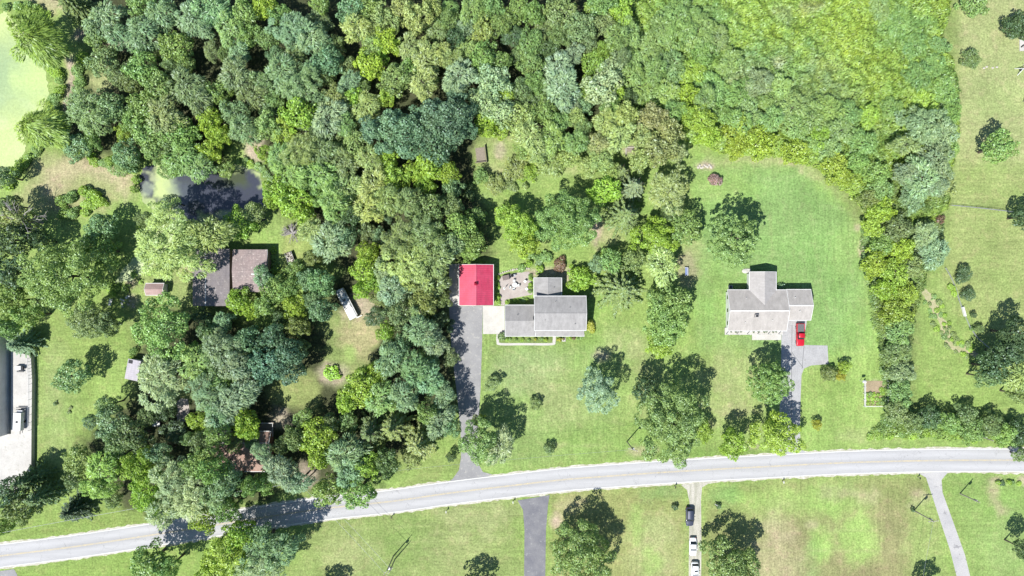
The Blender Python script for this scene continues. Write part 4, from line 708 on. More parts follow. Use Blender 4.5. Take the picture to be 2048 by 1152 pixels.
# a half dead tree with bare grey limbs
def bare_tree(px, py, r, h, label):
    k0 = S*(H-h*.7)/H; X = (px-1024)*k0; Y = (576-py)*k0; rm = r*k0; rd = random.Random(px)
    root = empty('dying_tree', (X, Y, 0), label, 'tree'); mb = MB(); mb.tube([(0, 0, 0), (.1, 0, h*.4), (0, .1, h*.8)], [.35, .25, .1], 8)
    for i in range(26):
        a = rd.uniform(0, 6.28); z0 = h*rd.uniform(.35, .75); l = rm*rd.uniform(.6, 1.05); z1 = z0+h*rd.uniform(.1, .3)
        m_ = (l*.5*math.cos(a+.15), l*.5*math.sin(a+.15), (z0+z1)/2+.2); e = (l*math.cos(a), l*math.sin(a), z1)
        mb.tube([(0, 0, z0), m_, e], [.14, .09, .03], 5)
        for q in range(5):
            f = rd.uniform(.35, .9); b = (e[0]*f, e[1]*f, z0+(z1-z0)*f); a2 = a+rd.uniform(-1.1, 1.1); l2 = l*rd.uniform(.2, .4)
            mb.tube([b, (b[0]+l2*math.cos(a2), b[1]+l2*math.sin(a2), b[2]+rd.uniform(0, .8))], [.05, .02], 4)
    mb.build('trunk', M['deadwood'], root); return root
bt = bare_tree(45, 440, 42, 10, 'half-dead tree with bare grey branches left of the oval shrub bed')
bt2 = bare_tree(585, 466, 22, 1.2, 'low heap of bare grey brush on the grass right of the barns')
bt2.name = 'brush_heap'; bt2['category'] = 'brush heap'; bt2.children[0].name = 'branches'
bt2.children[0].scale = (1, 1, 1)

# ------------------------------------------------------------------ shrubs
shr = []
def shrub(px, py, r, col, h=None, label=None, group='shrubs', cat='shrub', name='shrub', typ='s'):
    rm = r*S*.99; h = h or rm*1.3; X, Y, _ = P(px, py, h*.5); me, Rp = pick(typ, rm, rs.randrange(12)); o = bpy.data.objects.new(name, me); link(o)
    sz = h/(Rp*1.35); o.location = (X, Y, h-.76*Rp*sz); o.scale = (rm/Rp, rm/Rp, sz); o.rotation_euler = (0, 0, rs.uniform(0, 6.28))
    c_ = LC_[col]; j = rs.uniform(.9, 1.12); o.color = (c_[0]*j, c_[1]*j, c_[2]*j, 1)
    shr.append((o, px, py, col, r)) if not label else None
    tag(o, label, cat, group); return o
LC_['Z'] = (.26, .46, .04); shrub(664, 746, 19, 'Z', 1.4, 'bright lime round shrub alone in a bare ring below the tan clearing', None, typ='d')
shrub(1430, 360, 15, 'U', 2.2, 'purple-leaved shrub alone on the lawn below the thicket', None)
shrub(1120, 530, 16, 'N', 1.8, 'brown-leaved mound shrub behind the grey-roofed house', None)
shrub(1004, 673, 11, 'D', 1.8, 'dark round bush at the left front corner of the grey-roofed house', None)
shrub(1180, 653, 13, 'K', 1.6, 'yellow and red flowering bush at the right end of the grey-roofed house', None)
shrub(1880, 440, 11, 'N', 1.6, 'brownish shrub at the thicket edge below the wire fence', None)
shrub(1350, 1014, 8, 'S', 1.5, 'small clipped dark shrub left of the gravel driveway', None)
shrub(1437, 1012, 7, 'S', 1.2, 'small dark plant around the sign posts right of the gravel driveway', None)
shrub(1562, 632, 12, 'G', 1.5, None)
bpy.data.objects.remove(shr.pop()[0])
shrub(1562, 573, 9, 'B', 1.4, 'small blue-green shrub in the rear nook of the beige-roofed house', None)
shrub(1826, 1020, 5, 'S', 1.2, 'tuft of dark ivy at the foot of the leaning-shadow utility pole', None)
random.seed(11)
def band(pts, n, r0, r1, cols, h0=1, h1=2.2, spread=6):
    P_ = smooth_path(pts, 8); 
    for i in range(n):
        q = P_[int((i+.5)/n*(len(P_)-1))]; shrub(q[0]+random.uniform(-spread, spread), q[1]+random.uniform(-spread, spread), random.uniform(r0, r1), random.choice(cols), random.uniform(h0, h1))
band([(108,140),(115,170),(112,205),(105,230)], 8, 9, 14, 'GLG', spread=7)
band([(160,105),(160,140),(158,180),(155,205)], 9, 9, 14, 'GGL', spread=6)
band([(78,290),(60,310),(38,335),(20,360),(18,375)], 9, 10, 15, 'LWG', spread=6)
band([(10,8),(45,10),(80,22),(100,30)], 6, 8, 14, 'WLG', spread=5)
band([(120,405),(150,390),(180,385),(200,395),(185,412),(150,425),(125,420)], 15, 10, 15, 'LWGL', spread=6)
band([(150,312),(185,322),(215,325),(250,335),(270,350),(272,385)], 10, 9, 13, 'WLG', spread=6)
band([(280,430),(265,560),(300,545),(335,520)], 5, 5, 8, 'WL', .6, 1, 3)
band([(215,572),(225,580),(255,575)], 4, 8, 12, 'WL', .8, 1.4, 3)
band([(470,322),(500,325),(525,338),(540,360)], 7, 7, 11, 'WLG', .7, 1.2, 4)
band([(1020,345),(1045,355),(1075,330),(1100,320),(1040,372),(1000,360)], 12, 9, 14, 'LOGY', .8, 1.8, 7)
band([(545,500),(550,530),(545,550)], 5, 8, 11, 'WL', .7, 1.2, 4)
band([(995,555),(996,580)], 3, 4.5, 6, 'WL', .7, 1.2, 1); band([(996,592),(997,607)], 2, 5.5, 7, 'WL', .8, 1.2, 1)
band([(1061,552),(1060,585)], 5, 4.5, 6, 'LG', .7, 1.2, 1); band([(1014,604),(1058,598)], 6, 4, 6, 'WLG', .5, .9, 1.5)
band([(1014,679),(1100,679)], 13, 3.2, 5, 'LGKWG', .5, .9, 1.2); band([(1116,679),(1166,676)], 7, 3, 5, 'LKGN', .5, .9, 1.2)
band([(1040,535),(1075,525),(1085,540)], 5, 8, 11, 'GDL', .8, 1.5, 4); band([(1048,512),(1100,518)], 5, 9, 13, 'GL', 1, 2, 4)
band([(1734,806),(1766,806),(1766,798),(1734,797),(1736,789),(1766,788),(1762,779)], 24, 4, 6, 'LWGL', .35, .7, 1.5)
band([(1862,610),(1880,640),(1895,672),(1915,688),(1945,700)], 16, 4, 7, 'OQL', .3, .6, 7)
band([(1850,600),(1868,640),(1885,672),(1905,700),(1940,715)], 12, 5, 8, 'QOLG', .3, .7, 4); band([(1868,592),(1888,625),(1905,665),(1930,688),(1955,695)], 12, 5, 9, 'QOLY', .3, .7, 4)
band([(1905,580),(1900,575),(1915,590)], 3, 5, 8, 'LW', .6, 1, 3); band([(1940,655),(1955,662)], 2, 5, 7, 'GS', 1, 1.5, 2)
band([(1998,965),(2040,968)], 5, 5, 8, 'SGL', .5, 1, 2)
band([(268,700),(262,715),(258,740)], 5, 6, 9, 'LG', 1, 1.6, 3)
band([(140,812),(136,830)], 3, 3, 5, 'OA', .3, .5, 2); shrub(110, 808, 5, 'D', .8)
band([(1735,875),(1790,872),(1850,868),(1910,872),(1960,880)], 11, 8, 12, 'LGW', .7, 1.3, 4)
band([(905,640),(900,665)], 2, 7, 9, 'SG', 1, 2, 2)
band([(940,395),(935,380),(975,340)], 4, 8, 12, 'GDO', 1, 2, 5)
sb = {}
for o, px, py, col, r in shr:
    lm, d_ = landmark(px, py); sb.setdefault((lm, d_, col), []).append((o, px, py))
for (lm, d_, col), L_ in sb.items():
    q = next(z for z in LAND if z[0] == lm); L_.sort(key=lambda a: math.hypot(a[1]-q[1], a[2]-q[2]))
    for i, (o, _, _) in enumerate(L_):
        o['label'] = f"{CN[col]} shrub {d_} {lm}" + ('' if len(L_) == 1 else f", {ORD[i]} of that colour there"); o['group'] = 'low shrubs'

# ------------------------------------------------------------------ vine thicket and hedge scrub (ground cover nobody could count)
def thicket(name, outline, base, layers, label, cat, dens, hmin, hmax, leaf=.42, seed=1, step=.6):
    o = W2(outline, 1.5); x0 = min(p[0] for p in o)-1; x1 = max(p[0] for p in o)+1; y0 = min(p[1] for p in o)-1; y1 = max(p[1] for p in o)+1
    r = np.random.default_rng(seed)
    def hgt(X, Y):
        sd = poly_sd(X, Y, o) + (fbm(X/2.2, Y/2.2, seed+5)-.5)*3
        n = fbm(X/6.5, Y/6.5, seed)*.7 + fbm(X/2.1, Y/2.1, seed+1)*.5
        return (hmin+(hmax-hmin)*np.clip((n-.3)/.5, 0, 1))*np.clip(sd/2.0, 0, 1)**.6, sd
    n = int((x1-x0)*(y1-y0)*dens); X = r.uniform(x0, x1, n); Y = r.uniform(y0, y1, n); Z, sd = hgt(X, Y); k = sd > .1; X, Y, Z = X[k], Y[k], Z[k]; n = len(X)
    e = .25; zx = (hgt(X+e, Y)[0]-hgt(X-e, Y)[0])/(2*e); zy = (hgt(X, Y+e)[0]-hgt(X, Y-e)[0])/(2*e)
    nn = np.stack([-zx, -zy, np.ones(n)], 1) + rand_dirs(r, n)*.6; C = np.stack([X, Y, Z + r.normal(size=n)*.16], 1)
    A = np.stack([np.ones(n), np.ones(n)*.55, np.zeros(n)], 1) + rand_dirs(r, n)*.7
    pc = paint_cols(X, Y, base, layers, seed+2); s = leaf*r.uniform(.6, 1.4, n)
    me = leaf_obj_mesh(name, C, nn, A, s*.5, s*1.5, np.stack([r.uniform(0, 1, n)*.4+fbm(X/1.1, Y/1.1, seed+3)*.7-.05, np.clip(fbm(X/2, Y/2, 8)+r.normal(size=n)*.15, 0, 1)], 1), pc, M['vine'])
    # a rooted mat under the leaves
    ob = bpy.data.objects.new(name, me); link(ob); tag(ob, label, cat, None, 'stuff'); return ob
VL = (.240, .350, .065); VG = (.155, .270, .080); VP = (.235, .310, .145)
vine_pts = [(1262,-60),(1908,-60),(1906,30),(1893,60),(1893,88),(1915,118),(1922,180),(1926,260),(1912,330),(1905,400),(1885,440),(1830,440),(1740,440),(1712,400),(1655,345),(1600,318),(1550,312),(1450,305),(1380,285),(1262,215)]
vls = [(ell(1380,45,80,60), VG, 4, 4, .8), (ell(1560,60,80,60), VL, 4, 4, .6), (ell(1625,95,24,22), VG, 1.8, 2, .8), (ell(1560,130,24,24), VP, 3, 3, .7), (ell(1640,140,40,26), VP, 3, 3, .7), (ell(1560,35,18,16), VP, 2, 2, .7),
       (ell(1790,70,60,50), VG, 3, 4, .8), (ell(1690,80,60,60), (.28,.38,.055), 4, 4, .6), (ell(1870,180,60,70), VG, 3, 4, .7), (ell(1760,190,50,40), VL, 4, 4, .7), (ell(1430,150,180,70), VG, 5, 5, .75), (ell(1480,160,40,40), VP, 3, 3, .7),
       (ell(1360,90,40,30), VL, 3, 3, .6), (ell(1600,210,120,40), (.18,.26,.10), 4, 4, .8), (ell(1700,280,90,60), (.19,.29,.075), 4, 4, .7), (ell(1550,132,10,9), (.34,.38,.24), 1, 1, .7), (ell(1615,15,22,14), (.30,.31,.17), 1.5, 2, .6), (ell(1630,285,10,7), PINK, .8, .8, .6),
       (ell(1310,200,60,60), VG, 4, 4, .7), (ell(1820,400,80,40), (.13,.19,.06), 3, 3, .7), (ell(1460,170,8,8), (.27,.33,.14), .8, 1, .8)]
thicket('vine_thicket', vine_pts, VL, vls, 'wide mat of bright yellow-green vines across the upper right', 'vines', 34, .4, 3.0, .40, 1)
hedge_pts = [(1722,440),(1725,500),(1738,580),(1760,680),(1768,760),(1772,830),(1745,868),(1790,880),(1960,885),(2070,892),(2070,850),(2000,835),(1900,820),(1832,815),(1826,740),(1832,660),(1848,590),(1880,520),(1895,470),(1890,430)]
thicket('hedge_scrub', hedge_pts, (.17,.26,.075), [(ell(1790,620,50,60), (.20,.25,.05), 4, 3, .7), (ell(1870,490,40,50), VP, 3, 3, .7), (ell(1800,700,30,40), (.12,.17,.07), 3, 3, .7), (ell(1860,872,140,14), VL, 2, 2, .6)],
        'mixed green scrub under the hedgerow trees from the thicket down to the road', 'scrub', 30, .3, 1.6, .38, 21)

# ------------------------------------------------------------------ buildings
def rect(px0, px1, py0, py1, z):
    a = P(px0, py1, z); b = P(px1, py0, z); return a[0], b[0], a[1], b[1]
def gable(parent, rc, ze, zr, axis, roofm, wallm, over=.35, th=.16, ridge=None, wall=True, fascia=True, trim='trim', capm=None, zb=0):
    x0, x1, y0, y1 = rc
    u0, u1, a0, a1 = (y0, y1, x0, x1) if axis == 'x' else (x0, x1, y0, y1); um = (u0+u1)/2 if ridge is None else ridge
    roof = MB().prism([(u0, ze), (um, zr), (u1, ze), (u1, ze-th), (um, zr-th), (u0, ze-th)], axis, a0, a1).build('roof', roofm, parent)
    if wall:
        sl0 = (zr-ze)/(um-u0); sl1 = (zr-ze)/(u1-um); g = .02
        pr = [(u0+over, zb), (u0+over, ze-th-g+sl0*over), (um, zr-th-g), (u1-over, ze-th-g+sl1*over), (u1-over, zb)]
        MB().prism(pr, axis, a0+over, a1-over).build('wall', wallm, parent)
    if fascia:
        f = MB()
        for a_, b_ in ((a0-.09, a0-.004), (a1+.004, a1+.09)):
            f.prism([(u0, ze+.02), (um, zr+.02), (u1, ze+.02), (u1, ze-th-.04), (um, zr-th-.04), (u0, ze-th-.04)], axis, a_, b_)
        for a_, b_ in ((u0-.12, u0-.004), (u1+.004, u1+.12)):
            f.box(*( (a0-.09, a1+.09, a_, b_) if axis == 'x' else (a_, b_, a0-.09, a1+.09)), ze-.17, ze+.012)
        f.build('fascia', M[trim], parent)
    return roof
def windows(parent, spots):                                 # (x, y, z, width, height, facing)
    for x, y, z, w_, h_, f in spots:
        fr = MB(); pn = MB()
        if f in 'NS':
            s_ = 1 if f == 'N' else -1
            fr.box(x-w_/2, x+w_/2, min(y, y+s_*.05), max(y, y+s_*.05), z, z+h_); o = fr.build('window', M['trim'], parent)
            pn.box(x-w_/2+.08, x+w_/2-.08, min(y+s_*.04, y+s_*.07), max(y+s_*.04, y+s_*.07), z+.08, z+h_-.08)
        else:
            s_ = 1 if f == 'E' else -1
            fr.box(min(x, x+s_*.05), max(x, x+s_*.05), y-w_/2, y+w_/2, z, z+h_); o = fr.build('window', M['trim'], parent)
            pn.box(min(x+s_*.04, x+s_*.07), max(x+s_*.04, x+s_*.07), y-w_/2+.08, y+w_/2-.08, z+.08, z+h_-.08)
        pn.build('pane', M['glass'], o)

# red garage
g = building('garage', P(952, 570), 'garage with a bright red ribbed metal roof beside the patio', 'garage')
rc = rect(918.5, 986.5, 529.5, 610.5, 3.0); x0, x1, y0, y1 = rc; xm = (x0+x1)/2
roof = gable(g, rc, 3.0, 4.6, 'y', M['red'], M['siding'], .3)
ribs = MB(); n = 22
for i in range(n+1):
    y = y0+.08 + (y1-y0-.16)*i/n
    for u0, z0_, u1, z1_ in ((x0+.02, 3.0, xm-.06, 4.57), (xm+.06, 4.57, x1-.02, 3.0)):
        ribs.add([(u0, y-.025, z0_+.003), (u1, y-.025, z1_+.003), (u1, y+.025, z1_+.003), (u0, y+.025, z0_+.003), (u0, y-.012, z0_+.045), (u1, y-.012, z1_+.045), (u1, y+.012, z1_+.045), (u0, y+.012, z0_+.045)],
                 [(4,5,6,7),(0,1,5,4),(1,2,6,5),(2,3,7,6),(3,0,4,7)])
ribs.build('seam', M['red'], roof)
MB().box(xm-.12, xm+.12, y0, y1, 4.58, 4.64).build('ridge_cap', M['red'], roof)
cup = MB(); cup.box(xm-.3, xm+.3, -.2+.95, .4+.95, 4.4, 4.9); cup.add([(xm-.4, .65, 4.9), (xm+.4, .65, 4.9), (xm+.4, 1.45, 4.9), (xm-.4, 1.45, 4.9), (xm, 1.05, 5.35)], [(0,1,4),(1,2,4),(2,3,4),(3,0,4),(3,2,1,0)]); cup.build('vent_cupola', surf('dark_red', (.25, .01, .03), .5), g)
for dxx in (-1.9, 1.9):
    dd = MB().box(xm+dxx-1.35, xm+dxx+1.35, y0+.24, y0+.30, .05, 2.35).build('garage_door', M['trim'], g)
windows(g, [(x1-.3, 2.2, 1.0, 1.0, 1.1, 'E'), (x0+.3, 2.0, 1.0, 1.0, 1.1, 'W')])

# grey-roofed house
hs = building('house', P(1100, 620), 'white two-storey house with grey shingle roofs beside the patio', 'house')
rcA = rect(1069, 1172, 592.5, 660.5, 5.2); gable(hs, rcA, 5.2, 6.5, 'x', M['shingle'], M['siding'], .35)
rcC = rect(1010.5, 1069, 610.5, 672, 2.9); x0c, x1c, y0c, y1c = rcC; gable(hs, (x0c, rcA[0]+.3, y0c, y1c), 2.9, 4.3, 'x', M['shingle'], M['siding'], .3)
rcB = rect(1068, 1123, 556, 600, 3.3); gable(hs, (rcB[0], rcB[1], rcA[3]-.3, rcB[3]), 3.3, 4.5, 'y', M['shingle_x'], M['siding'], .3)
xp0, xp1 = rcA[0]-.05, rect(0, 1168, 0, 10, 3)[1]                  # porch roof continuing the wing's front slope
yp0 = y0c; yp1 = rcA[2]+.5
MB().add([(xp0+.4, yp0, 2.88), (xp1, yp0, 2.88), (xp1, yp1, 3.75), (xp0+.4, yp1, 3.75), (xp0+.4, yp0, 2.74), (xp1, yp0, 2.74), (xp1, yp1, 3.6), (xp0+.4, yp1, 3.6)],
         [(0,1,2,3),(7,6,5,4),(0,4,5,1),(1,5,6,2),(2,6,7,3),(3,7,4,0)]).build('porch_roof', M['shingle'], hs)
f = MB(); f.box(xp0+.4, xp1+.1, yp0-.12, yp0-.004, 2.72, 2.9); f.box(xp1+.004, xp1+.1, yp0, yp1, 2.70, 2.87); f.build('gutter', M['trim'], hs)
for i in range(5): MB().box(xp0+1.2+i*2.6, xp0+1.34+i*2.6, yp0+.15, yp0+.29, .15, 2.74).build('porch_post', M['trim'], hs)
MB().box(xp0+.45, xp1-.1, yp0+.05, rcA[2]+.3, .02, .16).build('porch_floor', M['concrete'], hs)
MB().box(*rect(1124, 1131, 675, 683, 0), .0, .22).build('step', M['concrete_w'], hs)
ch = MB().box(*rect(1066.5, 1070.5, 634, 639.5, 5.5), 3.2, 6.0); ch.build('flue', M['dark'], hs)
v = MB(); vx, vy, _ = P(1111, 603, 5.7); v.tube([(vx, vy, 5.4), (vx, vy, 6.1)], [.06, .06], 8); v.build('vent_pipe', M['dark'], hs)
for a_, b_, z_ in ((1090, 640, 6.0), (1140, 615, 6.1), (1150, 648, 5.9), (1035, 630, 4.0), (1108, 575, 4.1)):
    vx, vy, _ = P(a_, b_, z_); MB().tube([(vx, vy, z_-.6), (vx, vy, z_+.28)], [.07, .07], 8).build('vent_pipe', M['grey'], hs)
for k in range(1): MB().box(rcA[0]+.1, rcA[1]-.1, (rcA[2]+rcA[3])/2-.11, (rcA[2]+rcA[3])/2+.11, 6.49, 6.53).build('ridge_cap', M['shingle'], hs)
MB().box((rcB[0]+rcB[1])/2-.1, (rcB[0]+rcB[1])/2+.1, rcA[3]+.1, rcB[3]-.05, 4.49, 4.53).build('ridge_cap', M['shingle_x'], hs)
ws = [(rcA[0]+1.8+i*2.6, rcA[2]+.35, 3.9, 1.0, 1.0, 'S') for i in range(4)] + [(rcA[0]+1.8+i*2.6, rcA[2]+.35, 1.0, 1.0, 1.2, 'S') for i in (0, 1, 3)] + [(rcA[1]-.35, (rcA[2]+rcA[3])/2+d, z, .9, 1.2, 'E') for d in (-2, 2) for z in (1, 3.6)]
ws += [(rcA[0]+8+i*2.2, rcA[3]-.35, 3.7, 1.0, 1.1, 'N') for i in range(2)] + [((rcB[0]+rcB[1])/2+d, rcB[3]-.3, 1, 1.1, 1.2, 'N') for d in (-1.6, 1.6)] + [(x0c+2+i*2.4, y0c+.3, 1, 1.2, 1.1, 'S') for i in range(2)]
windows(hs, ws)
MB().box(rcA[0]+6.6, rcA[0]+7.6, rcA[2]+.28, rcA[2]+.34, .16, 2.2).build('door', M['wood'], hs)
MB().box(x0c+.24, x0c+.29, y0c+1.6, y0c+5.9, .05, 2.3).build('garage_door', M['trim'], hs)

# beige-roofed house
hb = building('house', P(1535, 620), 'long white house with beige hipped and gabled roofs beside the red pickup', 'house')
ra = rect(1455.5, 1573, 580, 661.5, 3.1); ya, yb = ra[2], ra[3]; yr = P(0, 621.5, 5.0)[1]
gable(hb, ra, 3.1, 5.0, 'x', M['shingle_b'], M['siding'], .5, ridge=yr)
rb = rect(1565, 1621.5, 579.5, 640, 3.1); yr2 = P(0, 611, 4.55)[1]
gable(hb, (ra[1]+.1, rb[1], rb[2], rb[3]+.02), 3.09, 4.6, 'x', M['shingle_b'], M['siding'], .4, ridge=yr2)
rw = rect(1499, 1552, 544, 600, 3.1); xw = (rw[0]+rw[1])/2
sm = (5.0-3.1)/(yb-yr); yt = yb - (4.5-3.1)/sm
gable(hb, (rw[0], rw[1], yt-.15, rw[3]), 3.12, 4.5, 'y', M['shingle_bx'], M['siding'], .4)
MB().box(ra[0]+.1, ra[1]-.1, yr-.12, yr+.12, 4.99, 5.04).build('ridge_cap', M['trim'], hb); MB().box(ra[1]+.15, rb[1]-.05, yr2-.12, yr2+.12, 4.59, 4.64).build('ridge_cap', M['trim'], hb)
ch = MB(); cx, cy, _ = P(1513.5, 632, 5.2); ch.box(cx-.42, cx+.42, cy-.36, cy+.36, 4.0, 5.45); cho = ch.build('chimney', M['shingle_bx'], hb); MB().box(cx-.28, cx+.28, cy-.22, cy+.22, 5.45, 5.6).build('chimney_cap', M['dark'], cho)
pf = rect(1450, 1566, 661, 669.5, .4); MB().box(pf[0], pf[1], pf[2], ya+.6, .02, .42).build('porch_floor', M['concrete'], hb)
pf2 = rect(1504, 1562, 668, 680, .1); MB().box(pf2[0], pf2[1], pf2[2], pf[2]-.003, .02, .2).build('porch_step', M['concrete_w'], hb)
for i in range(6): MB().box(pf[0]+.2+i*2.6, pf[0]+.32+i*2.6, pf[2]+.1, pf[2]+.22, .42, 3.0).build('porch_post', M['trim'], hb)
windows(hb, [(ra[0]+.5, yr+d, 1.1, 1.0, 1.2, 'W') for d in (-3.2, 0, 3.2)] + [(ra[0]+2.4+i*3.1, ya+.5, 1.0, 1.3, 1.3, 'S') for i in range(4)] + [(rb[1]-.4, yr2, 1.1, 1.2, 1.2, 'E'), (xw, rw[3]-.4, 1.1, 1.4, 1.2, 'N'), (ra[0]+2, yb-.5, 1, 1.1, 1.1, 'N')])
MB().box(ra[1]+1.2, ra[1]+4.4, rb[2]+.34, rb[2]+.40, .05, 2.3).build('garage_door', M['trim'], hb)
vx, vy, _ = P(1493, 596, 4); MB().tube([(vx, vy, 3.4), (vx, vy, 4.2)], [.07, .07], 8).build('vent_pipe', M['white'], hb)
for a_, b_, z_ in ((1545, 640, 4.3), (1490, 645, 4.1), (1600, 622, 4.4), (1590, 595, 4.0)):
    vx, vy, _ = P(a_, b_, z_); MB().tube([(vx, vy, z_-.6), (vx, vy, z_+.22)], [.08, .08], 8).build('vent_pipe', M['white'], hb)
o = MB(); ax, ay, _ = P(1461.5, 574, .8); o.box(ax-.45, ax+.45, ay-.4, ay+.4, 0, .85); o = tag(o.build('air_conditioner', M['steel'], None, bevel=.04), 'grey air conditioner box at the rear left corner of the beige-roofed house', 'air conditioner')
MB().tube([(ax, ay, .84), (ax, ay, .88)], [.32, .32], 16).build('fan_grille', M['dark'], o)
o = MB(); ax, ay, _ = P(1491, 542, .2); o.dome(ax, ay, .05, .85, .6, .22, 16, 6); o.box(ax-.1, ax+1.3, ay-.5, ay+.55, 0, .18); tag(o.build('rear_stoop', M['concrete_w']), 'pale rounded concrete stoop at the rear wing of the beige-roofed house', 'stoop')
for i, px in enumerate((1462, 1471.5, 1482, 1507, 1517, 1528, 1533, 1546, 1552)):
    x, y, _ = P(px, 662.8+(.8 if i % 2 else 0), .8); t_ = empty('potted_plant', (x, y, .42), f'potted plant on the beige house porch, {["first","second","third","fourth","fifth","sixth","seventh","eighth","ninth"][i]} from the left', 'potted plant', 'potted plants on the porch')
    MB().tube([(0, 0, 0), (0, 0, .35)], [.16, .22], 10).build('pot', M['stone'] if i % 2 else M['dark'], t_); c = bpy.data.objects.new('foliage', PROTO[('s', 1.0)][i % 4]); link(c, t_); c.location = (0, 0, .5); c.scale = (.34, .34, .34); c.color = (.12, .16, .07, 1)

# old barns
b1 = building('barn', P(425, 570), 'old barn with a dark weathered roof and a pale ridge, left of the pair', 'barn', 'old barns')
r1 = rect(383, 457, 497, 612, 4.2); gable(b1, r1, 3.6, 4.6, 'y', M['rust_x'], M['wood'], .2, ridge=P(411, 0, 4.6)[0], fascia=False); xr = P(411, 0, 4.6)[0]
MB().box(xr-.14, xr+.14, r1[2]+.05, r1[3]-.05, 4.6, 4.65).build('ridge_cap', M['steel'], b1)
b2 = building('barn', P(497, 545), 'low barn with a rusty brown flat-pitched roof, right of the pair', 'barn', 'old barns')
r2 = rect(465, 534, 499, 584, 3.6); gable(b2, r2, 3.4, 4.0, 'x', M['rust'], M['wood'], .2, fascia=False)
pn = MB(); px0, py0, _ = P(503, 549, 3.9); pn.obox(px0+1.7, py0, 3.4, .34, 4.03, 4.06, -.05); pn.build('roof_panel', M['white'], b2); tr_ = MB().box(r2[1]+.01, r2[1]+.08, r2[2], r2[3], 3.3, 3.5); tr_.build('edge_trim', M['steel'], b2)
for o_, x, y in ((b1, xr, r1[2]), (b2, (r2[0]+r2[1])/2, r2[2])): MB().box(x-1.3, x+1.3, y+.14, y+.19, .05, 2.8).build('door', M['wood'], o_)

# sheds
s1 = building('shed', P(309, 577), 'small shed with a brown-mauve roof on the grass below the duckweed channel', 'shed'); rr = rect(291, 327, 567, 590, 2.3); gable(s1, rr, 2.15, 2.85, 'x', M['shed_p'], M['siding'], .15, .1)
MB().box((rr[0]+rr[1])/2-.5, (rr[0]+rr[1])/2+.5, rr[2]+.08, rr[2]+.14, .05, 1.9).build('door', M['wood'], s1)
s2 = empty('shed', (*P(277, 735)[:2], 0), 'grey lavender-roofed lean-to shed at the edge of the left lawn', 'shed', None, -.18)
s2b = MB().prism([(-1.7, 2.3), (1.7, 2.7), (1.7, 2.58), (-1.7, 2.18)], 'y', -2.8, 2.2); s2b.build('roof', M['shed'], s2); MB().prism([(-1.55, 0), (-1.55, 2.16), (1.55, 2.52), (1.55, 0)], 'y', -2.6, 2.0).build('wall', M['siding'], s2)
hh = MB().add([(-1.45, 1.15, 2.335), (-.35, 1.15, 2.465), (-.35, 2.0, 2.465), (-1.45, 2.0, 2.335), (-1.45, 1.15, 2.35), (-.35, 1.15, 2.48), (-.35, 2.0, 2.48), (-1.45, 2.0, 2.35)], [(4,5,6,7),(0,1,5,4),(1,2,6,5),(2,3,7,6),(3,0,4,7)]); hh.build('roof_hatch', M['dark'], s2)

# brown-roofed house under the trees
hr = building('house', P(480, 905), 'brick house with a shaded brown roof among the trees near the road', 'house')
r3 = rect(408, 540, 864, 944, 3.6); gable(hr, r3, 3.0, 4.6, 'x', M['shingle_r'], M['brick'], .4, ridge=P(0, 886, 4.6)[1]); yy = P(0, 886, 4.6)[1]
MB().box(r3[0]+.1, r3[1]-.1, yy-.06, yy+.06, 4.59, 4.63).build('ridge_cap', M['trim'], hr)
cx, cy, _ = P(500, 891, 4.6); co = MB().box(cx-.28, cx+.28, cy-.25, cy+.25, 4.0, 5.0).build('chimney', M['trim'], hr); MB().box(cx-.17, cx+.17, cy-.14, cy+.14, 5.0, 5.03).build('flue', M['dark'], co)
windows(hr, [(r3[0]+3+i*3.4, r3[2]+.4, 1, 1.2, 1.1, 'S') for i in range(4)] + [(r3[1]-.4, (r3[2]+r3[3])/2, 1, 1.1, 1.1, 'E')])
dk = empty('wooden_deck', P(537, 858), 'small railed wooden deck at the rear of the brown-roofed house', 'deck'); MB().box(-1.9, 1.5, -1.6, 1.8, .5, .6).build('floor', M['wood'], dk)
for k in range(5): MB().box(-1.9+k*.85, -1.84+k*.85, 1.7, 1.78, .0, 1.5).build('post', M['wood'], dk)
MB().box(-1.9, 1.56, 1.70, 1.80, 1.5, 1.58).build('rail', M['trim'], dk); MB().box(1.5, 1.58, -1.6, 1.69, 1.5, 1.58).build('rail', M['trim'], dk)
for k in range(4): MB().box(-2.0-.3*k-.3, -2.0-.3*k-.004, -.4, .8, .0, .5-.12*k).build('step', M['wood'], dk)

# metal building and raised yard at the far left
bl = building('metal_building', P(-30, 780), 'grey metal building cut by the left edge of the photo', 'building'); zt = 4.1
xe = P(22, 0)[0]; yA = P(0, 660)[1]; yB = P(0, 868)[1]
gable(bl, (xe-14, xe+.12, yB, yA), zt, zt+1.9, 'y', M['barnroof'], M['siding'], .12, .1, fascia=True)
yard_z = 1.3
yp = [(22,700),(62,712),(64,760),(63,860),(62,962),(30,985),(-60,1000),(-60,868),(22,868)]
yd = MB().poly([P(a, b, yard_z)[:2] for a, b in yp], .0, yard_z).build('concrete_yard', M['concrete']); struct(yd)
rl = empty('guard_rail', P(64, 785), 'steel guard rail along the right edge of the raised concrete yard', 'guard rail')
xs_ = [P(a, b, yard_z) for a, b in ((60,716),(62.5,760),(61.5,860))]; o0 = P(64, 785)
def rel(p, q): return (p[0]-q[0], p[1]-q[1], p[2]-q[2])
MB().tube([tuple(rel((p[0], p[1], yard_z+1.0), o0)) for p in xs_], [.05]*3, 6).build('top_rail', M['steel'], rl); MB().tube([tuple(rel((p[0], p[1], yard_z+.5), o0)) for p in xs_], [.035]*3, 6).build('mid_rail', M['steel'], rl)
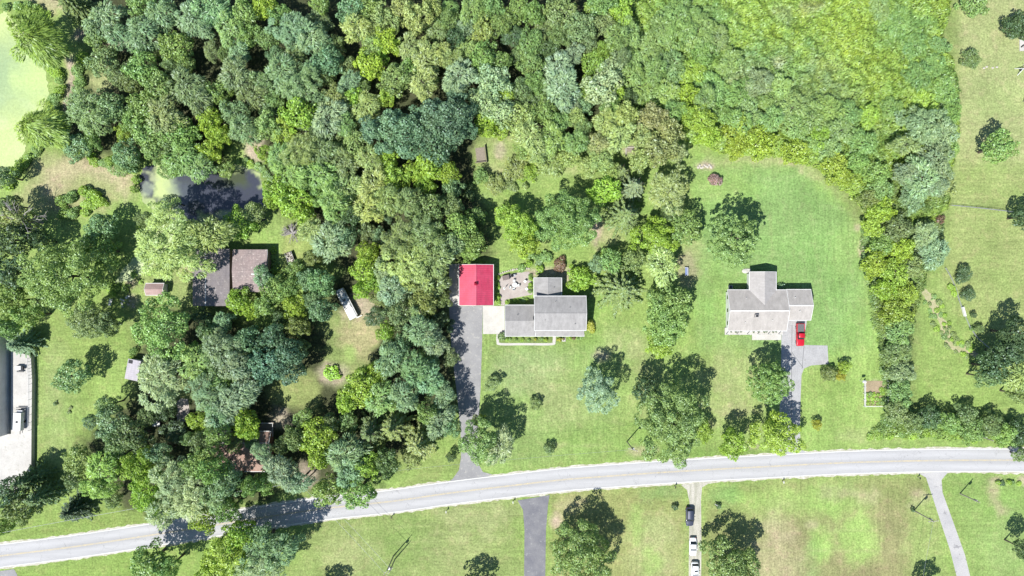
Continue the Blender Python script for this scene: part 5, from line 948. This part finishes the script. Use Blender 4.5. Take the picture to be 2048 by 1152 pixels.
for k in range(14):
    t_ = k/13; p = Vector(xs_[0]).lerp(Vector(xs_[1]), t_*2) if t_ < .5 else Vector(xs_[1]).lerp(Vector(xs_[2]), t_*2-1); q = rel(p, o0)
    MB().tube([(q[0], q[1], yard_z-.05), (q[0], q[1], yard_z+1.05)], [.045, .045], 6).build('post', M['steel'], rl)
def cargo():
    t_ = empty('box_trailer', (*P(44, 841, 1.3)[:2], yard_z), 'white box trailer parked on the raised concrete yard', 'trailer', None, -.04)
    MB().box(-.95, .95, -2.2, 2.2, .5, 1.8).build('box', M['white'], t_, bevel=.05); MB().box(-.06, .06, -3.3, -2.2, .45, .55).build('tongue', M['dark'], t_)
    for s_ in (-.9, .9):
        MB().tube([(s_-.12, -.1, .35), (s_+.12, -.1, .35)], [.35, .35], 16).build('wheel', M['rubber'], t_)
    MB().box(-.25, .25, -.3, .2, 1.8, 1.88).build('roof_vent', M['dark'], t_)
    f_ = empty('forklift', (*P(46, 818, 1.3)[:2], yard_z), 'dark machine with a wide frame parked just above the box trailer', 'machine')
    MB().box(-1.2, 1.2, -.1, .1, .6, .75).build('frame', M['grey'], f_); MB().box(-.7, .7, -.9, -.1, .4, 1.2).build('body', M['steel'], f_, bevel=.05); MB().box(-1.3, 1.0, .35, .5, .4, .6).build('blade', M['grey'], f_)
    c_ = empty('utility_cart', (*P(42, 735, 1.3)[:2], yard_z), 'white utility cart with dark seat at the top of the raised yard', 'cart')
    MB().box(-.8, .6, -.5, .5, .45, .95).build('body', M['white'], c_, bevel=.06); MB().box(.65, 1.1, -.45, .35, .3, .9).build('seat', M['dark'], c_, bevel=.05); MB().box(-.7, .9, -1.1, -.75, .3, .5).build('platform', M['grey'], c_)
    for s_ in (-.5, .5): MB().tube([(-.5, s_-.08, .28), (-.5, s_+.08, .28)], [.28, .28], 14).build('wheel', M['rubber'], c_)
cargo()

# ------------------------------------------------------------------ vehicles
def section(y, hw, zl, zt, rnd=.12, crownz=.04):
    return [(-hw+.03, y, zl), (-hw, y, zl+.18), (-hw, y, zt-.16), (-hw+rnd*.5, y, zt-.04), (-hw+rnd*1.6, y, zt), (0, y, zt+crownz), (hw-rnd*1.6, y, zt), (hw-rnd*.5, y, zt-.04), (hw, y, zt-.16), (hw, y, zl+.18), (hw-.03, y, zl)]
def wheels(t_, W, ys, r=.34):
    for y in ys:
        for s_ in (-1, 1):
            x = s_*(W/2-.13); wl = MB().tube([(x-.11, y, r), (x+.11, y, r)], [r, r], 20).build('wheel', M['rubber'], t_)
            MB().tube([(x+s_*.112, y, r), (x+s_*.125, y, r)], [r*.62, r*.55], 14).build('rim', M['steel'], wl)
def car(label, px, py, rz, L, W, paintm, kind, name, group=None):
    t_ = empty(name, P(px, py), label, {'pickup_truck': 'pickup truck', 'suv': 'suv', 'sedan': 'car'}[name], group, rz); hl = L/2; hw = W/2
    if kind == 'pickup':
        st = [(-hl, .78, .45, .75), (-hl+.12, .92, .38, .95), (-hl+.5, .97, .32, 1.02), (-hl+1.5, .98, .3, 1.08), (-.3, .98, .3, 1.1), (.55, .98, .3, 1.1)]
        MB().loft([section(y, hw*a, zl, zt) for y, a, zl, zt in st]).build('body', paintm, t_, True)
        bd = MB(); b0, b1 = .62, hl-.05; bd.box(-hw+.02, -hw+.16, b0, b1, .35, 1.18); bd.box(hw-.16, hw-.02, b0, b1, .35, 1.18); bd.box(-hw+.16, hw-.16, b1-.08, b1, .35, 1.18); bd.box(-hw+.16, hw-.16, b0, b0+.06, .35, 1.18); bd.box(-hw+.16, hw-.16, b0+.06, b1-.08, .4, .5)
        bd.build('bed', paintm, t_, bevel=.02); MB().box(-hw+.17, hw-.17, b0+.07, b1-.09, 1.08, 1.13).build('bed_cover', M['grey'], t_)
        cab = (-1.15, -.55, .35, .58); zc = 1.78
    elif kind == 'suv':
        st = [(-hl, .72, .42, .66), (-hl+.15, .88, .33, .85), (-hl+.6, .97, .26, .95), (-hl+1.3, 1, .24, 1.0), (0, 1, .24, 1.05), (hl-.9, .99, .25, 1.07), (hl-.25, .93, .3, 1.02), (hl, .78, .4, .9)]
        MB().loft([section(y, hw*a, zl, zt) for y, a, zl, zt in st]).build('body', paintm, t_, True); cab = (-hl+1.25, -hl+2.0, hl-.75, hl-.3); zc = 1.68
    else:
        st = [(-hl, .70, .40, .60), (-hl+.15, .87, .30, .74), (-hl+.7, .97, .24, .84), (-hl+1.3, 1, .22, .90), (0, 1, .22, .94), (hl-1.0, .99, .24, .96), (hl-.2, .90, .3, .90), (hl, .76, .4, .78)]
        MB().loft([section(y, hw*a, zl, zt) for y, a, zl, zt in st]).build('body', paintm, t_, True); cab = (-hl+1.25, -hl+1.95, hl-1.55, hl-.75); zc = 1.42
    a, b, c, d = cab; zb = {'pickup': 1.06, 'suv': .98, 'sedan': .88}[kind]
    ring = lambda y, h_, z: [(-h_, y, zb), (-h_*.97, y, zb+(z-zb)*.5), (-h_*.86, y, z-.02), (0, y, z), (h_*.86, y, z-.02), (h_*.97, y, zb+(z-zb)*.5), (h_, y, zb)]
    MB().loft([ring(a, hw*.80, zb+.05), ring(b, hw*.84, zc-.03), ring(c, hw*.84, zc-.03), ring(d, hw*.80, zb+.05)]).build('windscreen_glass', M['glass'], t_, True)
    MB().loft([[(x, y, z) for x, z in ((-hw*q, zc-.05), (-hw*q*.95, zc), (0, zc+.03), (hw*q*.95, zc), (hw*q, zc-.05))] for y, q in ((b-.10, .74), (b+.12, .80), (c-.12, .80), (c+.10, .74))]).build('roof', paintm, t_, True)
    for s_ in (-1, 1):
        MB().box(*sorted((s_*hw*.5, s_*hw*.82)), -hl-.005+.03, -hl+.12, .58, .72).build('headlight', M['lamp'], t_); MB().box(*sorted((s_*hw*.55, s_*hw*.85)), hl-.12, hl-.005, .62, .8).build('tail_light', M['redlamp'], t_)
        MB().box(*sorted((s_*hw*.98, s_*(hw+.16))), a+.35, a+.5, zb, zb+.14).build('mirror', paintm, t_)
    MB().box(-hw*.8, hw*.8, -hl-.03, -hl+.08, .3, .45).build('bumper', M['black'], t_)
    wheels(t_, W, (-hl+.95, hl-1.0)); 
    if kind == 'suv' and paintm is M['car_white']: MB().box(-.5, .5, .2, .55, zc+.02, zc+.05).build('sunroof', M['glass'], t_)
    return t_
car('red pickup truck with grey bed cover on the drive by the beige-roofed house', 1598, 669, 0.0, 5.6, 1.95, M['car_red'], 'pickup', 'pickup_truck')
car('dark blue suv nearest the road on the left edge of the gravel driveway', 1378, 1031, 0.0, 4.75, 1.9, M['car_blue'], 'suv', 'suv', 'cars parked along the gravel driveway')
car('white sedan in the middle of the three cars on the gravel driveway', 1384.5, 1091, 0.0, 4.45, 1.78, M['car_white'], 'sedan', 'sedan', 'cars parked along the gravel driveway')
car('white suv at the photo bottom, last of three cars on the gravel driveway', 1388, 1140, 0.0, 4.6, 1.85, M['car_white'], 'suv', 'suv', 'cars parked along the gravel driveway')

# white camper
def camper():
    a = math.atan2(-(633-572)*1.0, (715-685)); x, y, _ = P(692.5, 608, 1.6)
    t_ = empty('camper_trailer', (x, y, 0), 'long white camper trailer half under the trees beside the tan clearing', 'camper', None, R_(27.0))
    MB().loft([[(-1.05, yy_, .5), (-1.08, yy_, 2.2), (-.9, yy_, 2.5), (0, yy_, 2.58), (.9, yy_, 2.5), (1.08, yy_, 2.2), (1.05, yy_, .5)] for yy_ in (-4.0, -3.7, 3.6, 4.0)]).build('body', M['white'], t_, bevel=.06)
    MB().box(-.35, .35, .8, 1.3, 2.55, 2.75).build('roof_vent', M['grey'], t_); MB().box(-.3, .2, -1.6, -1.1, 2.56, 2.68).build('roof_vent', M['white'], t_)
    MB().box(1.09, 1.22, -3.6, 3.2, 2.2, 2.36).build('awning_roll', M['trim'], t_); MB().box(.4, 1.9, -4.25, -4.03, .5, .62).build('bumper', M['white'], t_)
    for s_ in (-1, 1): MB().tube([(s_*1.0-.12, 0, .35), (s_*1.0+.12, 0, .35)], [.36, .36], 16).build('wheel', M['rubber'], t_)
    MB().box(-.06, .06, 4.0, 5.2, .4, .5).build('tongue', M['dark'], t_)
    t_.scale = (1, 1, .66)
    rd = random.Random(4)
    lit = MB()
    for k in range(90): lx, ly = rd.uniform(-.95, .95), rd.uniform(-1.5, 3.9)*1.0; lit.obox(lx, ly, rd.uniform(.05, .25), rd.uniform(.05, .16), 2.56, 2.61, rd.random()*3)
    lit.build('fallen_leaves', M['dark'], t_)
camper()
# utility trailer with junk
t_ = empty('utility_trailer', (*P(582, 516)[:2], 0), 'small open trailer heaped with pale junk right of the barns', 'trailer', None, R_(20)); MB().box(-.8, .8, -1.5, 1.5, .45, .55).build('bed', M['wood'], t_)
for s_ in (-1, 1): MB().box(*sorted((s_*.8, s_*.86)), -1.5, 1.5, .45, .95).build('side_rail', M['steel'], t_); MB().tube([(s_*.95-.08, 0, .3), (s_*.95+.08, 0, .3)], [.3, .3], 14).build('wheel', M['rubber'], t_)
j = MB(); rd = random.Random(3)
for k in range(26): j.obox(rd.uniform(-.62, .62), rd.uniform(-1.3, 1.3), rd.uniform(.15, .6), rd.uniform(.1, .35), .56+rd.random()*.1, .7+rd.random()*.3, rd.random()*3)
j.build('junk_load', M['stone'], t_)
MB().box(-.05, .05, -2.4, -1.5, .4, .48).build('tongue', M['dark'], t_)
t_ = empty('riding_mower', (*P(631, 518)[:2], 0), 'small white riding mower on the grass right of the junk trailer', 'mower', None, R_(35)); MB().box(-.4, .4, -.95, -.1, .3, .85).build('hood', M['white'], t_, bevel=.08); MB().box(-.3, .3, .2, .7, .5, .95).build('seat', M['dark'], t_, bevel=.05); MB().box(-.55, .55, -.1, .5, .12, .3).build('deck', M['grey'], t_)
for x, y in ((-.45, -.7), (.45, -.7), (-.5, .6), (.5, .6)): MB().tube([(x-.1, y, .22), (x+.1, y, .22)], [.22, .22], 12).build('wheel', M['rubber'], t_)
# things in the shade left
t_ = empty('folding_table', P(223.5, 604.5), 'small pale folding table in the tree shade left of the brown shed', 'table', None, R_(-14)); MB().box(-.38, .38, -.85, .85, .72, .76).build('table_top', M['white'], t_)
for x in (-.3, .3):
    for y in (-.75, .75): MB().box(x-.02, x+.02, y-.02, y+.02, 0, .72).build('leg', M['dark'], t_)
rd = random.Random(9); SX = [rd.uniform(244, 272) for k in range(12)]
for k in range(12):
    px, py = SX[k], rd.uniform(592, 616); x, y, _ = P(px, py); o = MB(); o.obox(0, 0, rd.uniform(.25, .8), rd.uniform(.2, .5), 0, rd.uniform(.1, .5), 0); o.obox(.12, .1, .2, .2, .0, .6, .4)
    o = o.build('scrap_pile', M['white'] if k % 3 else M['stone']); o.location = (x, y, 0); o.rotation_euler = (0, 0, rd.random()*3); tag(o, f'{("white", "pale grey")[k % 3 == 0]} scrap piece beside the brown shed, {ORD2[[int(q) for q in np.argsort(np.argsort(SX))][k]]} from the left', 'scrap', 'scrap pieces beside the brown shed')
t_ = empty('golf_cart', P(317, 842), 'pale golf cart in deep shade left of the dirt pad', 'golf cart'); MB().box(-.6, .6, -.95, .95, 1.75, 1.82).build('roof', M['white'], t_, bevel=.05); MB().box(-.6, .6, -1.2, 1.1, .3, .6).build('body', M['white'], t_, bevel=.08); MB().box(-.5, .5, 0, .5, .6, .9).build('seat', M['dark'], t_)
for x in (-.55, .55):
    for y in (-.85, .85): MB().box(x-.02, x+.02, y-.02, y+.02, .6, 1.75).build('post', M['steel'], t_); MB().tube([(x-.09, y*.95, .25), (x+.09, y*.95, .25)], [.25, .25], 12).build('wheel', M['rubber'], t_)
# garden bed frames, benches
t_ = empty('glider_bench', P(1371.5, 543), 'blue-grey glider bench in tree shade left of the beige-roofed house lawn', 'bench'); MB().box(-.25, .3, -.95, .95, .42, .5).build('seat', M['blue'], t_); MB().box(.3, .38, -.95, .95, .45, 1.0).build('backrest', M['trim'], t_)
for y in (-1.0, 1.0): MB().box(-.4, .45, y-.04, y+.04, 0, .6).build('side_frame', M['white'], t_)
t_ = empty('veg_fence', P(1750, 786), 'white rail fence around the vegetable bed left of the hedgerow', 'fence'); t_.name = 'garden_fence'; a = P(1727, 812); b = P(1772, 761); q = P(1750, 786)
X0, X1, Y0, Y1 = a[0]-q[0], b[0]-q[0], a[1]-q[1], b[1]-q[1]
for z in (.5, .95): MB().box(X0-.05, X0+.05, Y0, Y1, z, z+.12).build('rail', M['trim'], t_); MB().box(X1-.03, X1+.03, Y0, Y1-.6, z, z+.06).build('rail', M['trim'], t_); MB().box(X0+.06, X1-.04, Y0-.03, Y0+.03, z, z+.06).build('rail', M['trim'], t_)
for k in range(5): MB().box(X0-.08, X0+.08, Y0+(Y1-Y0)*k/4-.08, Y0+(Y1-Y0)*k/4+.08, 0, 1.15).build('post', M['trim'], t_); MB().box(X1-.05, X1+.05, Y0+(Y1-Y0)*k/4-.05, Y0+(Y1-Y0)*k/4+.05, 0, 1.1).build('post', M['trim'], t_)
struct(MB().box(a[0]+.1, b[0]-.1, a[1]+.1, b[1]-.1, .0, .05).build('vegetable_bed', M['dirt']))
t_ = empty('birdhouse', P(1719, 761), 'white birdhouse on a post at the corner of the vegetable bed', 'birdhouse'); MB().tube([(0, 0, 0), (0, 0, 2.0)], [.05, .04], 8).build('post', M['trim'], t_); MB().box(-.3, .3, -.22, .22, 2.0, 2.4).build('box', M['trim'], t_); MB().prism([(-.3, 2.4), (0, 2.62), (.3, 2.4)], 'x', -.4, .4).build('roof', M['white'], t_)

# patio furniture
def rp(px, py): return P(px, py)
t_ = empty('spa_tub', rp(1012, 555), 'square hot tub with brown-grey cover at the upper left of the patio', 'hot tub', None, R_(12)); MB().box(-.85, .85, -.6, .6, .05, .85).build('shell', M['grey'], t_, bevel=.08); MB().box(-.82, .82, -.57, .57, .85, .95).build('cover', surf('tub_cover', (.16, .13, .12), .8), t_, bevel=.04)
t_ = empty('grill', rp(1024, 552), 'dark hooded grill with steel shelf beside the hot tub', 'grill', None, R_(14)); MB().box(-.35, .35, -.28, .28, .1, .85).build('cabinet', M['steel'], t_); MB().dome(0, 0, .85, .42, .3, .35).build('lid', M['dark'], t_, True); MB().box(.43, .9, -.25, .25, .8, .85).build('shelf', M['steel'], t_)
t_ = empty('patio_table', rp(1029.5, 570), 'round white patio table in the middle of the patio', 'table'); MB().tube([(0, 0, .7), (0, 0, .75)], [.62, .62], 24).build('table_top', M['white'], t_); MB().tube([(0, 0, .05), (0, 0, .7)], [.05, .05], 8).build('leg', M['white'], t_)
def chair(px, py, rz, label):
    t_ = empty('patio_chair', (*rp(px, py)[:2], .05), label, 'chair', 'white patio chairs', rz); MB().box(-.27, .27, -.27, .27, .38, .44).build('seat', M['white'], t_); MB().box(-.27, .27, .27, .33, .42, .95).build('backrest', M['white'], t_)
    for s_ in (-1, 1): MB().box(*sorted((s_*.29, s_*.33)), -.25, .27, .58, .64).build('armrest', M['white'], t_); 
    for x in (-.24, .24):
        for y in (-.24, .24): MB().box(x-.02, x+.02, y-.02, y+.02, 0, .38).build('leg', M['white'], t_)
for q in ((1028, 562, 0, 'white patio chair just above the round patio table'), (1036, 571, -1.6, 'white patio chair right of the round patio table'), (1027, 578, 3.1, 'white patio chair just below the round patio table'), (1020.5, 575, 1.5, 'white patio chair left of the round patio table'),
          (1050, 563, -.6, 'white patio lounge chair at the upper right of the patio'), (1053, 578, -1, 'white patio lounge chair at the lower right of the patio')): chair(*q)
t_ = empty('patio_umbrella', rp(1008.5, 577), 'closed white patio umbrella standing at the left of the patio', 'umbrella'); MB().tube([(0, 0, .05), (0, 0, .12)], [.28, .28], 16).build('base', M['white'], t_); MB().tube([(0, 0, .1), (0, 0, 2.5)], [.025, .025], 8).build('pole', M['white'], t_); MB().tube([(0, 0, 1.2), (0, 0, 1.8), (0, 0, 2.45)], [.13, .11, .03], 10).build('canopy', M['white'], t_)
rd = random.Random(12)
for k in range(16):
    px = 998+k*4.0; py = 548-(px-998)*.16-8*math.sin((px-998)/66*3.1)*.5; x, y, _ = P(px, py); o = MB(); o.dome(0, 0, .08, rd.uniform(.2, .4), rd.uniform(.18, .3), rd.uniform(.12, .25), 8, 5); o = o.build('garden_rock', M['stone']); o.location = (x, y, 0); o.rotation_euler = (0, 0, rd.random()*3)
    tag(o, ORD2[k] + ' pale edging rock from the left along the top of the patio', 'rock', 'edging rocks along the patio')

# utility poles
def upole(px, py, h, label, arm=0.0, arms=1, transformer=False):
    t_ = empty('utility_pole', P(px, py), label, 'utility pole', 'utility poles'); MB().tube([(0, 0, 0), (0, 0, h)], [.16, .11], 10).build('pole', M['pole'], t_)
    for k in range(arms):
        ca, sa = math.cos(arm), math.sin(arm); MB().obox(0, 0, 2.4, .12, h-.5-k*.9, h-.38-k*.9, arm).build('crossarm', M['pole'], t_)
        for s_ in (-1.1, -.4, .5, 1.1): MB().tube([(s_*ca, s_*sa, h-.38-k*.9), (s_*ca, s_*sa, h-.14-k*.9)], [.06, .05], 8).build('insulator', M['trim'], t_)
    if transformer: MB().tube([(.3, -.05, h-2.4), (.3, -.05, h-1.5)], [.24, .24], 12).build('transformer', M['steel'], t_)
    return t_
upole(1254, 883, 9.0, 'utility pole on the verge left of the big lawn tree', -.3, 1, True)
upole(787, 1112, 9.2, 'left pole of the close pair standing on the lower lawn', .9, 1, True)
upole(790, 1118, 7.8, 'right pole of the close pair standing on the lower lawn', .9, 1)
upole(1828, 1021, 8.2, 'utility pole left of the light grey driveway with a fitting on top', .1, 1, True)
upole(1920, 987, 7.2, 'slim utility pole on the lawn right of the light grey driveway', .4, 0, True)
upole(1938, 866, 8.6, 'utility pole in the hedgerow at the right-hand road end', .5, 0)
upole(628, 945, 9.0, 'utility pole half hidden in trees by the upper road verge', .9, 1)
def wire(pts, label, r=.022):
    vs = []
    for i in range(len(pts)-1):
        a, b = Vector(pts[i]), Vector(pts[i+1])
        for k in range(13):
            t_ = k/12; p = a.lerp(b, t_); p.z -= 4*.5*t_*(1-t_); vs.append(tuple(p))
    o = MB().tube(vs, [r]*len(vs), 5).build('overhead_wire', M['steel']); tag(o, label, 'wire', 'overhead wires'); return o
def top(px, py, h, dx=0, dy=0): x, y, _ = P(px, py); return (x+dx, y+dy, h)
wire([top(787,1112,8.7,.5,.6), top(628,945,8.6,.5,.6)], 'right strand of the wire pair crossing the road from the lower lawn poles')
wire([top(787,1112,8.7,-.6,-.6), top(628,945,8.6,-.6,-.6)], 'left strand of the wire pair crossing the road from the lower lawn poles')
wire([top(628,945,8.5), top(400,980,8), top(60,1040,8.5), top(-200,1085,8.6)], 'pale wire running above the upper road verge at lower left', .03)
wire([top(628,945,8.5), top(880,915,8.5), top(1254,883,8.5)], 'pale wire above the verge between the lawn pole and the wooded pole', .02)
wire([top(1828,1021,7.9), top(1790,1250,8)], 'thin wire running down from the pole left of the light grey driveway', .02)
# mail boxes
for i, (px, py, lb) in enumerate(((784, 1032, 'small mailbox on the lower verge nearest the pair of poles'), (893, 1021, 'small mailbox on the lower verge left of the dark asphalt drive'), (1349, 972, 'mailbox at the left corner of the gravel driveway'),
        (1564, 962, 'mailbox on the lower verge opposite the beige house driveway'), (1835, 954, 'mailbox at the left corner of the light grey driveway'), (1026, 1002, 'mailbox at the left corner of the dark asphalt drive'))):
    t_ = empty('mailbox', P(px, py), lb, 'mailbox', 'roadside mailboxes'); MB().box(-.06, .06, -.06, .06, 0, 1.05).build('post', M['pole'], t_)
    MB().prism([(-.1, 1.05), (-.1, 1.22), (-.06, 1.3), (.06, 1.3), (.1, 1.22), (.1, 1.05)], 'y', -.26, .26).build('box', M['dark'] if i % 2 == 0 else M['white'], t_); MB().box(.1, .115, -.1, -.04, 1.1, 1.32).build('flag', M['redlamp'], t_)
# wire fence lines on the right
def fence(pts, label, step, h, mp, wires=(.4, .8), rad=.04, wrad=.015, wm='steel'):
    q = P(*pts[0]); t_ = empty('wire_fence', q, label, 'fence'); W_ = [Vector(P(*p)) for p in pts]
    for z in wires: MB().tube([tuple(rel((p.x, p.y, z), q)) for p in W_], [wrad]*len(W_), 5).build('wire', M[wm], t_)
    for i in range(len(W_)-1):
        n = max(1, int((W_[i+1]-W_[i]).length/step))
        for k in range(n): p = W_[i].lerp(W_[i+1], k/n); r_ = rel(p, q); MB().tube([(r_[0], r_[1], 0), (r_[0], r_[1], h)], [rad, rad], 6).build('post', M[mp], t_)
    return t_
fence([(1898,411),(1950,416),(2020,424)], 'thin wire fence across the right field below the mown strip', 2.4, 1.2, 'pole', (.5, .85, 1.15), .05, .03)
ff = fence([(1889,536),(1900,555),(1909,576),(1916,600),(1925,625),(1938,655),(1952,675),(1988,706)], 'low grey pipe fence curving beside the dry creek bed', 2.2, .7, 'steel', (.35, .65), .045, .045)
bo = MB(); a = P(1923, 614); b = P(1928, 632); bo.obox((a[0]+b[0])/2-P(1889,536)[0], (a[1]+b[1])/2-P(1889,536)[1], 2.4, .45, .1, .72, math.atan2(b[1]-a[1], b[0]-a[0])); bo.build('white_panel', M['trim'], ff)
# sign posts, rocks, play things
t_ = empty('sign_frame', P(1431, 1008), 'small leaning white post sign in the plant right of the gravel driveway', 'sign', None, -.6); MB().box(-.5, .5, -.04, .04, .7, 1.0).build('board', M['white'], t_)
for x in (-.42, .42): MB().box(x-.04, x+.04, -.1, -.045, 0, 1.05).build('post', M['pole'], t_)
t_ = empty('garden_swing', P(2041, 140), 'white angular garden swing frame at the right edge of the mown field', 'swing frame', None, .4)
for a_, b_ in (((-1.2, -.9, 0), (-.9, 0, 2.2)), ((-1.2, .9, 0), (-.9, 0, 2.2)), ((1.2, -.9, 0), (.9, 0, 2.2)), ((1.2, .9, 0), (.9, 0, 2.2)), ((-.9, 0, 2.2), (.9, 0, 2.2))): MB().tube([a_, b_], [.1, .1], 8).build('beam', M['trim'], t_)
MB().box(-.6, .6, -.25, .25, .5, .58).build('seat', M['dark'], t_)
t_ = empty('play_sandbox', P(2046, 91), 'pale square concrete base with dark gear at the right edge', 'concrete base'); t_.name = 'concrete_base'; MB().box(-.95, .95, -1.4, 1.4, 0, .2).build('slab', M['concrete'], t_)
for k in range(6): MB().box(-.7+k*.25, -.55+k*.25, -.6+.2*(k % 3), -.3+.2*(k % 3), .2, .5).build('fitting', M['dark'], t_)
t_ = empty('round_trampoline', P(2056, 203), 'round dark trampoline with white rim cut by the right edge', 'trampoline'); MB().tube([(0, 0, .75), (0, 0, .8)], [1.3, 1.3], 28).build('mat', M['dark'], t_)
rg = MB(); rg.tube([(1.42*math.cos(k*math.pi/14), 1.42*math.sin(k*math.pi/14), .82) for k in range(29)], [.09]*29, 6); rg.build('rim', M['trim'], t_)
for k in range(4): MB().tube([(1.4*math.cos(k*1.57), 1.4*math.sin(k*1.57), 0), (1.4*math.cos(k*1.57), 1.4*math.sin(k*1.57), .78)], [.04, .04], 6).build('leg', M['steel'], t_)
t_ = empty('compost_frame', P(1262, 300), 'square frame of weathered planks under the tan-green trees', 'plank frame'); t_.name = 'plank_frame'
MB().box(-1.4, 1.4, .5, .7, 0, .5).build('plank', M['stone'], t_); MB().box(-1.4, -1.2, -1.3, .498, 0, .5).build('plank', M['stone'], t_); MB().box(-1.19, 1.4, -.4, .49, .0, .3).build('plank_floor', M['wood'], t_)
t_ = empty('wooden_pen', P(962, 308), 'low wooden-walled pen at the left edge of the grass glade', 'pen'); MB().obox(1.2, 0, .12, 4.4, 0, 1.0, .12).build('side_wall', M['wood'], t_); MB().obox(-.1, -2.1, 2.6, .12, 0, .8, .1).build('end_wall', M['wood'], t_); MB().obox(-.1, -.2, 2.3, 3.6, 0, .06, .12).build('floor', M['wood'], t_)
rd = random.Random(2)
for k in range(4):
    x, y, _ = P(1966+k*9+rd.uniform(-2, 2), 135+rd.uniform(-1.5, 1.5)); o = MB().dome(0, 0, .05, .35, .25, .14, 8, 4).build('field_stone', M['stone']); o.location = (x, y, 0); tag(o, ORD2[k] + ' white stone from the left in the short row on the right field', 'stone', 'white stones on the right field')
for k in range(9):
    x, y, _ = P(1396+k*3.2, 334+rd.uniform(-4, 4)); o = MB().dome(0, 0, .1, rd.uniform(.25, .5), .3, .25, 8, 4).build('field_stone', M['stone']); o.location = (x, y, 0); o.rotation_euler = (0, 0, rd.random()*3); tag(o, ORD2[k] + ' pale stone from the left in the row above the purple shrub', 'stone', 'stone heap by the thicket')
x, y, _ = P(1016, 540)
